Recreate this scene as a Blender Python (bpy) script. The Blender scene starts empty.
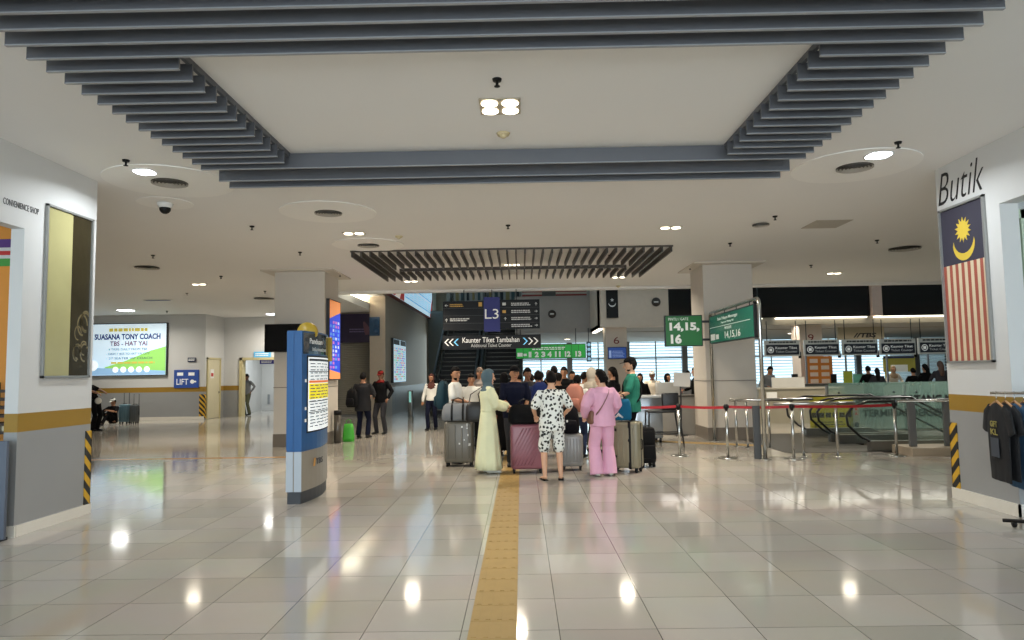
import bpy, bmesh, math, random
from mathutils import Vector, Matrix, noise, Euler
random.seed(7)
PI = math.pi
S = bpy.context.scene
C = S.collection

# ------------------------------------------------------------------ camera, world, light, exposure
cam_d = bpy.data.cameras.new('camera')
cam_d.sensor_width = 36.0
cam_d.lens = 702.2 / 1024 * 36
cam_d.clip_end = 300
cam = bpy.data.objects.new('camera', cam_d)
C.objects.link(cam)
cam.location = (0, 0, 1.578)
cam.rotation_euler = (Matrix.Rotation(.01157, 3, 'Z') @ Matrix.Rotation(PI/2 + .07507, 3, 'X')
                      @ Matrix.Rotation(-.01575, 3, 'Z')).to_euler()
S.camera = cam
CR = cam.rotation_euler.to_matrix()
def at(px, py, X=None, Y=None, z=None):
    """the point of the place seen at a pixel of the photograph, at a known X, depth Y or height z"""
    d = CR @ Vector(((px-512)/702.2, (320-py)/702.2, -1))
    t = X/d.x if X is not None else (Y/d.y if Y is not None else (z-1.578)/d.z)
    return Vector((0, 0, 1.578)) + d*t

w = bpy.data.worlds.new('sky'); S.world = w; w.use_nodes = True
wn = w.node_tree.nodes; wn['Background'].inputs[0].default_value = (0.62, 0.86, 1.0, 1)
wn['Background'].inputs[1].default_value = 1.9

def area(name, loc, rot, sx, sy, power, col=(1, 1, 1), spread=180):
    d = bpy.data.lights.new(name, 'AREA'); d.shape = 'RECTANGLE'; d.size = sx; d.size_y = sy
    d.energy = power; d.color = col; d.spread = math.radians(spread)
    o = bpy.data.objects.new(name, d); C.objects.link(o); o.location = loc; o.rotation_euler = rot
    return o
# daylight that comes in through the entrance behind the camera
area('entrance_daylight', (0, -5.8, 1.9), (PI/2, 0, 0), 15, 3.6, 800, (0.92, 0.96, 1.0))
# daylight through the louvred windows at the far end
area('window_daylight', (2.5, 37.3, 2.2), (-PI/2, 0, 0), 18, 3.0, 170, (0.75, 0.93, 1.0))

S.view_settings.view_transform = 'Standard'
S.view_settings.look = 'None'
S.view_settings.gamma = 1
S.view_settings.use_curve_mapping = False
S.view_settings.exposure = 0.25
S.cycles.max_bounces = 8
S.cycles.diffuse_bounces = 6
S.cycles.glossy_bounces = 4
S.cycles.transparent_max_bounces = 40
S.cycles.sample_clamp_indirect = 4.0
S.cycles.caustics_reflective = False
S.cycles.caustics_refractive = False

# ------------------------------------------------------------------ materials
MATS = {}
def srgb(r, g, b):
    def f(c):
        c /= 255
        return c/12.92 if c <= .04045 else ((c+.055)/1.055)**2.4
    return (f(r), f(g), f(b), 1)

def mat(name, col, rough=.6, metal=0, emit=0, var=.06, scale=6, bump=0, bscale=60, alpha=1, coat=0, spec=.5):
    """plain procedural material: a little noise in the colour, optional bump"""
    if name in MATS: return MATS[name]
    m = bpy.data.materials.new(name); m.use_nodes = True
    nt = m.node_tree; b = nt.nodes['Principled BSDF']
    c = srgb(*col)
    b.inputs['Roughness'].default_value = rough
    b.inputs['Metallic'].default_value = metal
    b.inputs['Specular IOR Level'].default_value = spec
    if coat: b.inputs['Coat Weight'].default_value = coat
    tc = nt.nodes.new('ShaderNodeTexCoord')
    if var:
        n = nt.nodes.new('ShaderNodeTexNoise'); n.inputs['Scale'].default_value = scale
        n.inputs['Detail'].default_value = 4
        nt.links.new(tc.outputs['Object'], n.inputs['Vector'])
        r = nt.nodes.new('ShaderNodeMixRGB'); r.blend_type = 'MIX'
        r.inputs[1].default_value = tuple(x*(1-var) for x in c[:3])+(1,)
        r.inputs[2].default_value = tuple(min(1, x*(1+var)) for x in c[:3])+(1,)
        nt.links.new(n.outputs['Fac'], r.inputs[0]); nt.links.new(r.outputs[0], b.inputs['Base Color'])
    else:
        b.inputs['Base Color'].default_value = c
    if bump:
        n2 = nt.nodes.new('ShaderNodeTexNoise'); n2.inputs['Scale'].default_value = bscale
        bp = nt.nodes.new('ShaderNodeBump'); bp.inputs['Strength'].default_value = bump
        bp.inputs['Distance'].default_value = .01
        nt.links.new(tc.outputs['Object'], n2.inputs['Vector'])
        nt.links.new(n2.outputs['Fac'], bp.inputs['Height']); nt.links.new(bp.outputs[0], b.inputs['Normal'])
    if emit:
        b.inputs['Emission Color'].default_value = c; b.inputs['Emission Strength'].default_value = emit
    if alpha < 1: b.inputs['Alpha'].default_value = alpha
    MATS[name] = m
    return m

def glass(name, col, alpha, rough=.02):
    m = bpy.data.materials.new(name); m.use_nodes = True
    nt = m.node_tree; nt.nodes.clear()
    o = nt.nodes.new('ShaderNodeOutputMaterial'); mx = nt.nodes.new('ShaderNodeMixShader')
    t = nt.nodes.new('ShaderNodeBsdfTransparent'); g = nt.nodes.new('ShaderNodeBsdfPrincipled')
    g.inputs['Base Color'].default_value = srgb(*col); g.inputs['Roughness'].default_value = rough
    t.inputs[0].default_value = tuple(.94+.06*x for x in srgb(*col)[:3])+(1,)
    mx.inputs[0].default_value = alpha
    nt.links.new(t.outputs[0], mx.inputs[1]); nt.links.new(g.outputs[0], mx.inputs[2])
    nt.links.new(mx.outputs[0], o.inputs[0]); MATS[name] = m
    return m

def floor_mat():
    m = bpy.data.materials.new('floor tiles'); m.use_nodes = True
    nt = m.node_tree; b = nt.nodes['Principled BSDF']
    tc = nt.nodes.new('ShaderNodeTexCoord'); mp = nt.nodes.new('ShaderNodeMapping')
    mp.inputs['Location'].default_value = (.392, .356, 0)
    br = nt.nodes.new('ShaderNodeTexBrick'); br.offset = 0; br.squash = 1
    br.inputs['Scale'].default_value = 1; br.inputs['Brick Width'].default_value = .6
    br.inputs['Row Height'].default_value = .6; br.inputs['Mortar Size'].default_value = .0028
    br.inputs['Mortar Smooth'].default_value = .1; br.inputs['Bias'].default_value = 0
    br.inputs['Color1'].default_value = srgb(190, 185, 176); br.inputs['Color2'].default_value = srgb(172, 167, 157)
    br.inputs['Mortar'].default_value = srgb(88, 82, 72)
    nt.links.new(tc.outputs['Object'], mp.inputs[0]); nt.links.new(mp.outputs[0], br.inputs['Vector'])
    n = nt.nodes.new('ShaderNodeTexNoise'); n.inputs['Scale'].default_value = 1.3; n.inputs['Detail'].default_value = 5
    nt.links.new(tc.outputs['Object'], n.inputs['Vector'])
    mx = nt.nodes.new('ShaderNodeMixRGB'); mx.blend_type = 'MULTIPLY'; mx.inputs[0].default_value = .16
    nt.links.new(br.outputs['Color'], mx.inputs[1]); nt.links.new(n.outputs['Color'], mx.inputs[2])
    nt.links.new(mx.outputs[0], b.inputs['Base Color'])
    b.inputs['Roughness'].default_value = .085
    b.inputs['Specular IOR Level'].default_value = .62
    bp = nt.nodes.new('ShaderNodeBump'); bp.inputs['Strength'].default_value = .06; bp.inputs['Distance'].default_value = .01
    n3 = nt.nodes.new('ShaderNodeTexNoise'); n3.inputs['Scale'].default_value = 3.2; n3.inputs['Detail'].default_value = 1
    nt.links.new(tc.outputs['Object'], n3.inputs['Vector']); nt.links.new(n3.outputs['Fac'], bp.inputs['Height'])
    nt.links.new(bp.outputs[0], b.inputs['Normal'])
    MATS['floor'] = m
    return m

def floral_mat():
    m = bpy.data.materials.new('floral cotton'); m.use_nodes = True
    nt = m.node_tree; b = nt.nodes['Principled BSDF']
    tc = nt.nodes.new('ShaderNodeTexCoord'); v = nt.nodes.new('ShaderNodeTexVoronoi'); v.inputs['Scale'].default_value = 20
    n = nt.nodes.new('ShaderNodeTexNoise'); n.inputs['Scale'].default_value = 30
    mx = nt.nodes.new('ShaderNodeMixRGB'); mx.blend_type = 'ADD'; mx.inputs[0].default_value = .55
    r = nt.nodes.new('ShaderNodeValToRGB'); r.color_ramp.interpolation = 'CONSTANT'
    r.color_ramp.elements[0].color = srgb(38, 40, 38); r.color_ramp.elements[1].color = srgb(226, 228, 222)
    r.color_ramp.elements[1].position = .655
    nt.links.new(tc.outputs['Object'], v.inputs['Vector']); nt.links.new(tc.outputs['Object'], n.inputs['Vector'])
    nt.links.new(v.outputs['Distance'], mx.inputs[1]); nt.links.new(n.outputs['Fac'], mx.inputs[2])
    nt.links.new(mx.outputs[0], r.inputs[0]); nt.links.new(r.outputs[0], b.inputs['Base Color'])
    b.inputs['Roughness'].default_value = .9
    MATS['floral'] = m; return m

def hazard_mat():
    m = bpy.data.materials.new('hazard stripes'); m.use_nodes = True
    nt = m.node_tree; b = nt.nodes['Principled BSDF']
    tc = nt.nodes.new('ShaderNodeTexCoord'); sp = nt.nodes.new('ShaderNodeSeparateXYZ')
    nt.links.new(tc.outputs['Object'], sp.inputs[0])
    a = nt.nodes.new('ShaderNodeMath'); a.operation = 'ADD'; nt.links.new(sp.outputs[0], a.inputs[0]); nt.links.new(sp.outputs[1], a.inputs[1])
    a2 = nt.nodes.new('ShaderNodeMath'); a2.operation = 'ADD'; nt.links.new(a.outputs[0], a2.inputs[0]); nt.links.new(sp.outputs[2], a2.inputs[1])
    f = nt.nodes.new('ShaderNodeMath'); f.operation = 'MULTIPLY'; f.inputs[1].default_value = 5.2; nt.links.new(a2.outputs[0], f.inputs[0])
    g = nt.nodes.new('ShaderNodeMath'); g.operation = 'FRACT'; nt.links.new(f.outputs[0], g.inputs[0])
    h = nt.nodes.new('ShaderNodeMath'); h.operation = 'GREATER_THAN'; h.inputs[1].default_value = .5; nt.links.new(g.outputs[0], h.inputs[0])
    mx = nt.nodes.new('ShaderNodeMixRGB'); mx.inputs[1].default_value = srgb(28, 28, 28); mx.inputs[2].default_value = srgb(205, 160, 40)
    nt.links.new(h.outputs[0], mx.inputs[0]); nt.links.new(mx.outputs[0], b.inputs['Base Color'])
    b.inputs['Roughness'].default_value = .5
    MATS['hazard'] = m; return m

def grad_mat(name, c1, c2, emit, axis=2, lo=0, hi=1):
    """backlit picture whose printed colour changes along one axis"""
    m = bpy.data.materials.new(name); m.use_nodes = True
    nt = m.node_tree; b = nt.nodes['Principled BSDF']
    tc = nt.nodes.new('ShaderNodeTexCoord'); sp = nt.nodes.new('ShaderNodeSeparateXYZ')
    nt.links.new(tc.outputs['Object'], sp.inputs[0])
    mr = nt.nodes.new('ShaderNodeMapRange'); mr.inputs[1].default_value = lo; mr.inputs[2].default_value = hi
    nt.links.new(sp.outputs[axis], mr.inputs[0])
    mx = nt.nodes.new('ShaderNodeMixRGB'); mx.inputs[1].default_value = srgb(*c1); mx.inputs[2].default_value = srgb(*c2)
    nt.links.new(mr.outputs[0], mx.inputs[0])
    nt.links.new(mx.outputs[0], b.inputs['Base Color']); nt.links.new(mx.outputs[0], b.inputs['Emission Color'])
    b.inputs['Emission Strength'].default_value = emit
    MATS[name] = m; return m

floor_mat(); floral_mat(); hazard_mat()
WALLW = mat('white wall paint', (206, 206, 204), .55, var=.03, scale=1.5)
WALLG = mat('grey wall paint', (148, 149, 149), .5, var=.04, scale=2)
OCHRE = mat('ochre stripe paint', (152, 118, 40), .5, var=.05)
CREAM = mat('cream wall', (196, 184, 170), .6, var=.03)
CEIL = mat('ceiling paint', (232, 231, 229), .7, var=.02, scale=.6, bump=.04, bscale=1.2)
SKIRT = mat('skirting tile', (222, 217, 206), .2, var=.05)
SLAT = mat('slat grey metal', (96, 99, 105), .42, metal=.3, var=.05)
SLATE = mat('slat lit edge', (150, 154, 160), .38, metal=.3, var=.03)  # lighter grey paints the light caught along the slats' bottom edges
SLATD = mat('dark slat metal', (70, 66, 62), .5, metal=.2)
BLACK = mat('black plastic', (12, 12, 13), .5, spec=.3)
DARK = mat('dark grey metal', (46, 48, 52), .4, metal=.4)
STEEL = mat('brushed steel', (190, 190, 186), .22, metal=1, var=.04, scale=30)
GREYM = mat('grey painted metal', (120, 122, 124), .4, metal=.3)
WHITE = mat('white plastic', (225, 225, 222), .4, var=.02)
PAPER = mat('paper', (230, 230, 225), .7, var=.02)
PITM = mat('dark escalator metal', (62, 60, 54), .4, metal=.5)
LAMP = mat('warm lamp', (255, 242, 214), .4, emit=6, var=0)
LAMPC = mat('cool lamp', (240, 248, 255), .4, emit=9, var=0)
TUBE = mat('tube light', (255, 248, 225), .4, emit=3.0, var=0)
GLASS = glass('clear glass', (170, 200, 190), .045)
GLASSG = glass('green tinted glass', (150, 182, 168), .32, .08)
BLACKG = mat('black glazing', (10, 10, 11), .12, var=0)

# ------------------------------------------------------------------ geometry helpers
WS = bpy.data.scenes.new('work'); WL = WS.view_layers[0]        # scratch scene for evaluating modifiers and text, removed at the end
class MB:
    def __init__(s): s.v = []; s.f = []; s.m = []; s.sm = []
    def add(s, vs, fs, m=0, smooth=False):
        n = len(s.v); s.v += [tuple(v) for v in vs]
        for f in fs: s.f.append(tuple(i+n for i in f)); s.m.append(m); s.sm.append(smooth)
        return s
    def box(s, x0, x1, y0, y1, z0, z1, m=0, M=None, bev=0):
        if bev:
            bm = bmesh.new(); bmesh.ops.create_cube(bm, size=1)
            for v in bm.verts: v.co = Vector(((x0+x1)/2+v.co.x*(x1-x0), (y0+y1)/2+v.co.y*(y1-y0), (z0+z1)/2+v.co.z*(z1-z0)))
            bmesh.ops.bevel(bm, geom=list(bm.edges), offset=bev, segments=3, profile=.5, affect='EDGES')
            bm.verts.ensure_lookup_table()
            vs = [v.co.copy() for v in bm.verts]; fs = [[v.index for v in f.verts] for f in bm.faces]; bm.free()
            if M: vs = [M @ v for v in vs]
            return s.add(vs, fs, m, True)
        vs = [Vector(p) for p in ((x0,y0,z0),(x1,y0,z0),(x1,y1,z0),(x0,y1,z0),(x0,y0,z1),(x1,y0,z1),(x1,y1,z1),(x0,y1,z1))]
        if M: vs = [M @ v for v in vs]
        return s.add(vs, ((3,2,1,0),(4,5,6,7),(0,1,5,4),(1,2,6,5),(2,3,7,6),(3,0,4,7)), m)
    def loft(s, pts, rad, seg=12, side=(1,0,0), m=0, smooth=True, cap=True, pw=2.0, up=None):
        """closed tube along pts; rad = list of (r_side, r_other)"""
        pts = [Vector(p) for p in pts]; rings = []
        side = Vector(side); n = len(pts); base = len(s.v)
        for i, p in enumerate(pts):
            t = (pts[min(i+1, n-1)] - pts[max(i-1, 0)])
            if t.length < 1e-7: t = Vector((0,0,1))
            t.normalize()
            if up is not None: t = Vector(up)
            a = side - t*side.dot(t)
            if a.length < .2:
                alt = Vector((0,1,0)); a = alt - t*alt.dot(t)
            a.normalize(); b = t.cross(a)
            r = rad[i]
            if not isinstance(r, (tuple, list)): r = (r, r)
            for k in range(seg):
                an = 2*PI*k/seg; ca, sa = math.cos(an), math.sin(an)
                if pw != 2.0:
                    ca = math.copysign(abs(ca)**(2/pw), ca); sa = math.copysign(abs(sa)**(2/pw), sa)
                s.v.append(tuple(p + a*ca*r[0] + b*sa*r[1]))
        for i in range(n-1):
            for k in range(seg):
                k2 = (k+1) % seg
                s.f.append((base+i*seg+k, base+i*seg+k2, base+(i+1)*seg+k2, base+(i+1)*seg+k)); s.m.append(m); s.sm.append(smooth)
        if cap:
            s.f.append(tuple(base+k for k in reversed(range(seg)))); s.m.append(m); s.sm.append(smooth)
            s.f.append(tuple(base+(n-1)*seg+k for k in range(seg))); s.m.append(m); s.sm.append(smooth)
        return s
    def limb(s, pts, rad, seg=10, side=(1,0,0), m=0):
        """loft with rounded ends"""
        pts = [Vector(p) for p in pts]; rad = [r if isinstance(r, (tuple, list)) else (r, r) for r in rad]
        d0 = (pts[0]-pts[1]).normalized(); d1 = (pts[-1]-pts[-2]).normalized()
        r0, r1 = rad[0], rad[-1]; k0, k1 = min(r0), min(r1)
        P = [pts[0]+d0*k0, pts[0]+d0*k0*.7] + pts + [pts[-1]+d1*k1*.7, pts[-1]+d1*k1]
        R = [(r0[0]*.15, r0[1]*.15), (r0[0]*.71, r0[1]*.71)] + rad + [(r1[0]*.71, r1[1]*.71), (r1[0]*.15, r1[1]*.15)]
        return s.loft(P, R, seg, side, m)
    def cyl(s, p0, p1, r0, r1=None, seg=16, m=0, smooth=True):
        return s.loft([p0, p1], [r0, r0 if r1 is None else r1], seg, (1,0,0), m, smooth)
    def tube(s, pts, r, seg=8, m=0): return s.loft(pts, [r]*len(pts), seg, (1,0,.01), m)
    def ball(s, c, r, m=0, u=12, v=8, M=None):
        if not isinstance(r, (tuple, list)): r = (r, r, r)
        base = len(s.v); c = Vector(c)
        for j in range(v+1):
            th = PI*j/v
            for i in range(u):
                ph = 2*PI*i/u
                p = Vector((r[0]*math.sin(th)*math.cos(ph), r[1]*math.sin(th)*math.sin(ph), r[2]*math.cos(th)))
                if M: p = M @ p
                s.v.append(tuple(c+p))
        for j in range(v):
            for i in range(u):
                i2 = (i+1) % u
                s.f.append((base+j*u+i, base+(j+1)*u+i, base+(j+1)*u+i2, base+j*u+i2)); s.m.append(m); s.sm.append(True)
        return s
    def prism(s, poly, z0, z1, M=None, m=0):
        """poly in xy, extruded z0..z1, optional matrix"""
        n = len(poly)
        vs = [Vector((x, y, z0)) for x, y in poly] + [Vector((x, y, z1)) for x, y in poly]
        if M: vs = [M @ v for v in vs]
        fs = [tuple(reversed(range(n))), tuple(range(n, 2*n))] + [(i, (i+1) % n, n+(i+1) % n, n+i) for i in range(n)]
        return s.add(vs, fs, m)
    def ring(s, c, r, h, M=None, m=0, seg=32, z=0): # disc
        return s.prism([(c[0]+r*math.cos(2*PI*i/seg), c[1]+r*math.sin(2*PI*i/seg)) for i in range(seg)], z, z+h, M, m)
    def build(s, name, mats, parent=None, kind=None, sub=None, remesh=0, off=None, label=None, world=False, smooth_it=0, disp=0):
        me = bpy.data.meshes.new(name)
        vs = s.v
        if world and parent is not None:
            rt = parent.parent or parent
            inv = (Matrix.Translation(rt.location) @ rt.rotation_euler.to_matrix().to_4x4()).inverted()
            vs = [tuple(inv @ Vector(v)) for v in vs]
        me.from_pydata(vs, [], s.f)
        if not isinstance(mats, (list, tuple)): mats = [mats]
        for m in mats: me.materials.append(m)
        me.polygons.foreach_set('material_index', s.m); me.polygons.foreach_set('use_smooth', s.sm)
        bm = bmesh.new(); bm.from_mesh(me)
        bmesh.ops.recalc_face_normals(bm, faces=bm.faces); bm.to_mesh(me); bm.free()
        o = bpy.data.objects.new(name, me)
        if remesh:
            WS.collection.objects.link(o)
            md = o.modifiers.new('r', 'REMESH'); md.mode = 'VOXEL'; md.voxel_size = remesh; md.use_smooth_shade = True
            if smooth_it:
                ms = o.modifiers.new('s', 'SMOOTH'); ms.factor = .5; ms.iterations = smooth_it
            WL.update(); ev = o.evaluated_get(WL.depsgraph)
            me2 = bpy.data.meshes.new_from_object(ev); o.modifiers.clear(); WS.collection.objects.unlink(o)
            o.data = me2; bpy.data.meshes.remove(me); me = me2
            if not me.materials:
                me.materials.append(mats[0])
            if disp:
                n_ = len(me.vertices); co = [0.0]*(3*n_); no = [0.0]*(3*n_)
                me.vertices.foreach_get('co', co); me.vertex_normals.foreach_get('vector', no)
                for i in range(0, 3*n_, 3):
                    k = disp*(noise.noise((co[i]*9, co[i+1]*9, co[i+2]*3.2)) + .5*noise.noise((co[i]*22, co[i+1]*22, co[i+2]*7)))
                    co[i] += no[i]*k; co[i+1] += no[i+1]*k; co[i+2] += no[i+2]*k
                me.vertices.foreach_set('co', co)
        C.objects.link(o)
        if parent is not None: o.parent = parent
        if kind: o['kind'] = kind
        if label: o['label'] = label
        return o

    def pieces(s, name, mats, parent, world=False, **kw):
        """every separate piece as an object of its own"""
        par = list(range(len(s.v)))
        def fd(a):
            while par[a] != a: par[a] = par[par[a]]; a = par[a]
            return a
        for f in s.f:
            r = fd(f[0])
            for i in f[1:]: par[fd(i)] = r
        groups = {}
        for k, f in enumerate(s.f): groups.setdefault(fd(f[0]), []).append(k)
        for g in groups.values():
            q = MB(); mp = {}
            for k in g:
                for i in s.f[k]:
                    if i not in mp: mp[i] = len(q.v); q.v.append(s.v[i])
                q.f.append(tuple(mp[i] for i in s.f[k])); q.m.append(s.m[k]); q.sm.append(s.sm[k])
            q.build(name, mats, parent, world=world, **kw)

def T(name, label, cat, loc=(0,0,0), rz=0, group=None):
    o = bpy.data.objects.new(name, None); C.objects.link(o); o.empty_display_size = .1
    o.location = loc; o.rotation_euler = (0, 0, rz); o['label'] = label; o['category'] = cat
    if group: o['group'] = group
    return o
def tag(o, label, cat, group=None):
    o['label'] = label; o['category'] = cat
    if group: o['group'] = group
    return o

def copy_tree(o, loc=None, rz=None, label=None, group=None, parent=None):
    c = o.copy(); C.objects.link(c)
    if parent is not None: c.parent = parent
    if loc is not None: c.location = loc
    if rz is not None: c.rotation_euler = (0, 0, rz)
    if label: c['label'] = label
    if group: c['group'] = group
    for ch in KIDS(o): copy_tree(ch, parent=c)
    return c
def KIDS(o): return [x for x in C.objects if x.parent == o]

def frame(O, u, v):
    """matrix whose x=u, y=v (up), z=towards the viewer"""
    u = Vector(u).normalized(); v = Vector(v).normalized(); n = u.cross(v)
    M = Matrix.Identity(4)
    for i in range(3): M[i][0] = u[i]; M[i][1] = v[i]; M[i][2] = n[i]; M[i][3] = O[i]
    return M

def text(s, M, x0, x1, y0, y1, m, parent=None, name='lettering', ext=.002, shear=0, bold=0, z=.002, fitw=True):
    """letters as a mesh, fitted into x0..x1, y0..y1 of the plane M, standing z above it"""
    cu = bpy.data.curves.new(name, 'FONT'); cu.body = s; cu.size = 1; cu.extrude = .01; cu.shear = shear; cu.offset = bold
    cu.resolution_u = 3
    t = bpy.data.objects.new(name, cu); WS.collection.objects.link(t); WL.update()
    me = bpy.data.meshes.new_from_object(t.evaluated_get(WL.depsgraph))
    bpy.data.objects.remove(t); bpy.data.curves.remove(cu)
    xs = [v.co.x for v in me.vertices]; ys = [v.co.y for v in me.vertices]
    if not xs: return None
    ax, bx_, ay, by = min(xs), max(xs), min(ys), max(ys)
    sx = (x1-x0)/(bx_-ax); sy = (y1-y0)/(by-ay)
    if not fitw: sx = sy
    inv = Matrix.Identity(4)
    if parent is not None:
        inv = (Matrix.Translation(parent.location) @ parent.rotation_euler.to_matrix().to_4x4()).inverted()
        if parent.parent is not None:
            pp = parent.parent
            inv = (Matrix.Translation(pp.location) @ pp.rotation_euler.to_matrix().to_4x4()).inverted()
    for v in me.vertices:
        c = v.co
        v.co = inv @ (M @ Vector((x0+(c.x-ax)*sx, y0+(c.y-ay)*sy, z + (c.z+.01)/.02*ext)))
    me.materials.clear(); me.materials.append(m)
    o = bpy.data.objects.new(name, me); C.objects.link(o)
    if parent is not None: o.parent = parent
    return o

def plate(mb, M, x0, x1, y0, y1, z0, z1, m=0): return mb.box(x0, x1, y0, y1, z0, z1, m, M)

def struct(name, mb, mats):
    o = mb.build(name, mats); o['kind'] = 'structure'; return o
# ------------------------------------------------------------------ the setting
H = 4.0
XL, XR = -5.16, 5.17
# floor with the hole of the down escalators
f = MB()
VX0, VX1, VY0, VY1 = 6.7, 17.0, 13.3, 17.5
f.box(-20, 24, -6, VY0, -.12, 0); f.box(-20, VX0, VY0, VY1, -.12, 0); f.box(VX1, 24, VY0, VY1, -.12, 0)
f.box(-20, 24, VY1, 40, -.12, 0)
struct('floor', f, MATS['floor'])
# ceiling of the hall; the left wing runs further back
c = MB()
c.box(-20, 24, -6, 20.4, H, H+.25); c.box(-20, -5.6, 20.4, 29.2, H, H+.25)
c.box(-5.6, 24, 20.1, 20.4, H-.06, H)      # drop edge
struct('ceiling', c, CEIL)
# upper hall ceilings and soffits
c = MB()
c.box(-10, -5.2, 20.4, 30.2, 4.5, 4.7); c.box(-12, 24, 20.4, 46, 9.2, 9.4)
struct('ceiling_upper', c, CEIL)

def banded(mb, x0, x1, y0, y1, z0=0, z1=H, mid=(1.05, 1.24)):
    """grey dado, ochre stripe, white above"""
    if z0 < mid[0]: mb.box(x0, x1, y0, y1, z0, mid[0], 1)
    if z0 < mid[1]: mb.box(x0, x1, y0, y1, mid[0], mid[1], 2)
    mb.box(x0, x1, y0, y1, max(z0, mid[1]), z1, 0)
WM = [WALLW, WALLG, OCHRE]
# left pier and wall over the shop opening
b = MB(); banded(b, XL-.14, XL, 7.18, 8.41)
b.box(XL-.14, XL, -6, 7.18, 3.16, H, 0); banded(b, XL-.14, XL, -6, 2.5, z1=3.16)
b.box(XL-9, XL-.14, 8.2, 8.4, 0, H, 0)
struct('wall_left', b, WM)
b = MB(); banded(b, XR, XR+.2, 7.5, 8.61)
b.box(XR, XR+.2, -6, 7.5, 3.31, H, 0); banded(b, XR, XR+.2, -6, 2.0, z1=3.31)
b.box(XR+.2, XR+11, 8.42, 8.61, 0, H, 0)
struct('wall_right', b, WM)
def skirt(name, boxes):
    b = MB()
    for x in boxes: b.box(*x)
    struct(name, b, SKIRT)
skirt('baseboard_left', [(XL, XL+.02, 7.19, 8.43, 0, .11), (XL-.14, XL+.02, 7.16, 7.18, 0, .11)])
skirt('baseboard_right', [(XR-.02, XR, 7.48, 8.63, 0, .13), (XR-.02, XR+.2, 7.48, 7.5, 0, .13)])
# shop behind the left opening
ORANGE = mat('orange shop wall', (222, 146, 52), .5); b = MB()
b.box(XL-9, XL-.14, 8.1, 8.2, 0, 3.6, 0)
b.box(XL-9, XL-.14, 8.09, 8.1, 3.14, 3.24, 1); b.box(XL-9, XL-.14, 8.09, 8.1, 3.05, 3.10, 2); b.box(XL-9, XL-.14, 8.09, 8.1, 2.92, 3.01, 3)
b.box(XL-9, XL-.14, 8.09, 8.1, 3.10, 3.14, 4); b.box(XL-9, XL-.14, 8.09, 8.1, 3.01, 3.05, 4)
struct('wall_shop_left', b, [ORANGE, mat('purple stripe', (84, 44, 120), .5), mat('red stripe', (190, 44, 40), .5), mat('green stripe', (70, 150, 60), .5), WALLW])
# boutique window behind the right opening
b = MB(); b.box(XR+.2, XR+9, 8.3, 8.41, 0, H, 0); struct('wall_boutique', b, [WALLW])
t = T('display_window', 'tall glass shop window with pale green frames inside the boutique opening', 'window', (XR+.22, 7.75, 0))
b = MB()
for x in (0, .18, .36, 1.2, 2.2): b.box(x, x+.05, 0, .06, 0, 3.3)
b.box(0, 2.25, 0, .06, 3.2, 3.3); b.box(0, 2.25, 0, .06, 0, .1)
b.build('frame', mat('pale green frame', (190, 204, 178), .4), t)
b = MB(); b.box(.05, 2.2, .02, .035, .1, 3.2); b.build('pane', GLASS, t)

# left wing far walls
b = MB(); banded(b, -20, -12.0, 26.6, 26.9); banded(b, -12.2, -12.0, 26.9, 28.3)
struct('wall_far_left', b, WM)
b = MB(); banded(b, -12.2, -11.3, 28.3, 28.6); banded(b, -9.6, -7.2, 28.3, 28.6); b.box(-11.3, -9.6, 28.3, 28.6, 2.32, H, 0)
struct('wall_wing_back', b, WM)
b = MB(); b.box(-12.3, -8, 33, 33.2, 0, H, 0); b.box(-12.3, -12.2, 28.6, 33, 0, H, 0); b.box(-12.3, -8, 28.6, 33, 3.2, 3.3, 0); b.box(-8.2, -8, 28.6, 33, 0, H, 0)
struct('wall_corridor', b, WM)
skirt('baseboard_far_left', [(-20, -12.0, 26.57, 26.6, 0, .12)])
# shuttered shop block and long wall to its right
b = MB(); b.box(-7.7, -7.1, 27.0, 27.3, 0, 4.5, 0); b.box(-5.58, -5.0, 25.9, 27.3, 0, 4.5, 0); b.box(-7.7, -5.0, 27.6, 27.7, 0, 4.5, 0); b.box(-7.1, -5.58, 27.0, 27.3, 3.75, 4.5, 0)
b.box(-5.2, -5.0, 27.3, 42, 1.1, 4.5, 0); b.box(-5.2, -5.0, 27.3, 42, 0, 1.1, 1)
b.box(-5.0, -4.4, 41.8, 42, 0, 9, 0)
struct('wall_shop_block', b, [mat('beige long wall', (178, 164, 146), .6), mat('brown grey dado', (112, 106, 98), .35)])
b = MB(); b.box(-5.2, -5.0, 20.4, 42, 4.5, 9.2, 0)
struct('wall_upper_left', b, [mat('beige bulkhead', (186, 178, 166), .6)])

# the square columns
def column(name, x0, x1, y0, y1, dado=.28):
    b = MB(); b.box(x0, x1, y0, y1, dado, H, 0); b.box(x0-.01, x1+.01, y0-.01, y1+.01, 0, dado, 1)
    b.box(x0-.008, x1+.008, y0-.008, y1+.008, 1.32, 1.335, 1)
    b.box(x0-.25, x1+.25, y0-.25, y1+.25, H-.03, H, 0)
    return tag(b.build(name, [mat('column paint', (206, 199, 188), .55, var=.03), mat('column base grey', (120, 112, 102), .3)]), *{
      1: ('square white column left of centre with a screen on its front', 'column'),
      2: ('square white column right of centre beside the green gate signs', 'column')}[1 if x0 < 0 else 2])
column('column', -5.62, -4.47, 15.95, 17.15)
b = column('column', 4.18, 5.3, 15.95, 17.1)

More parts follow.
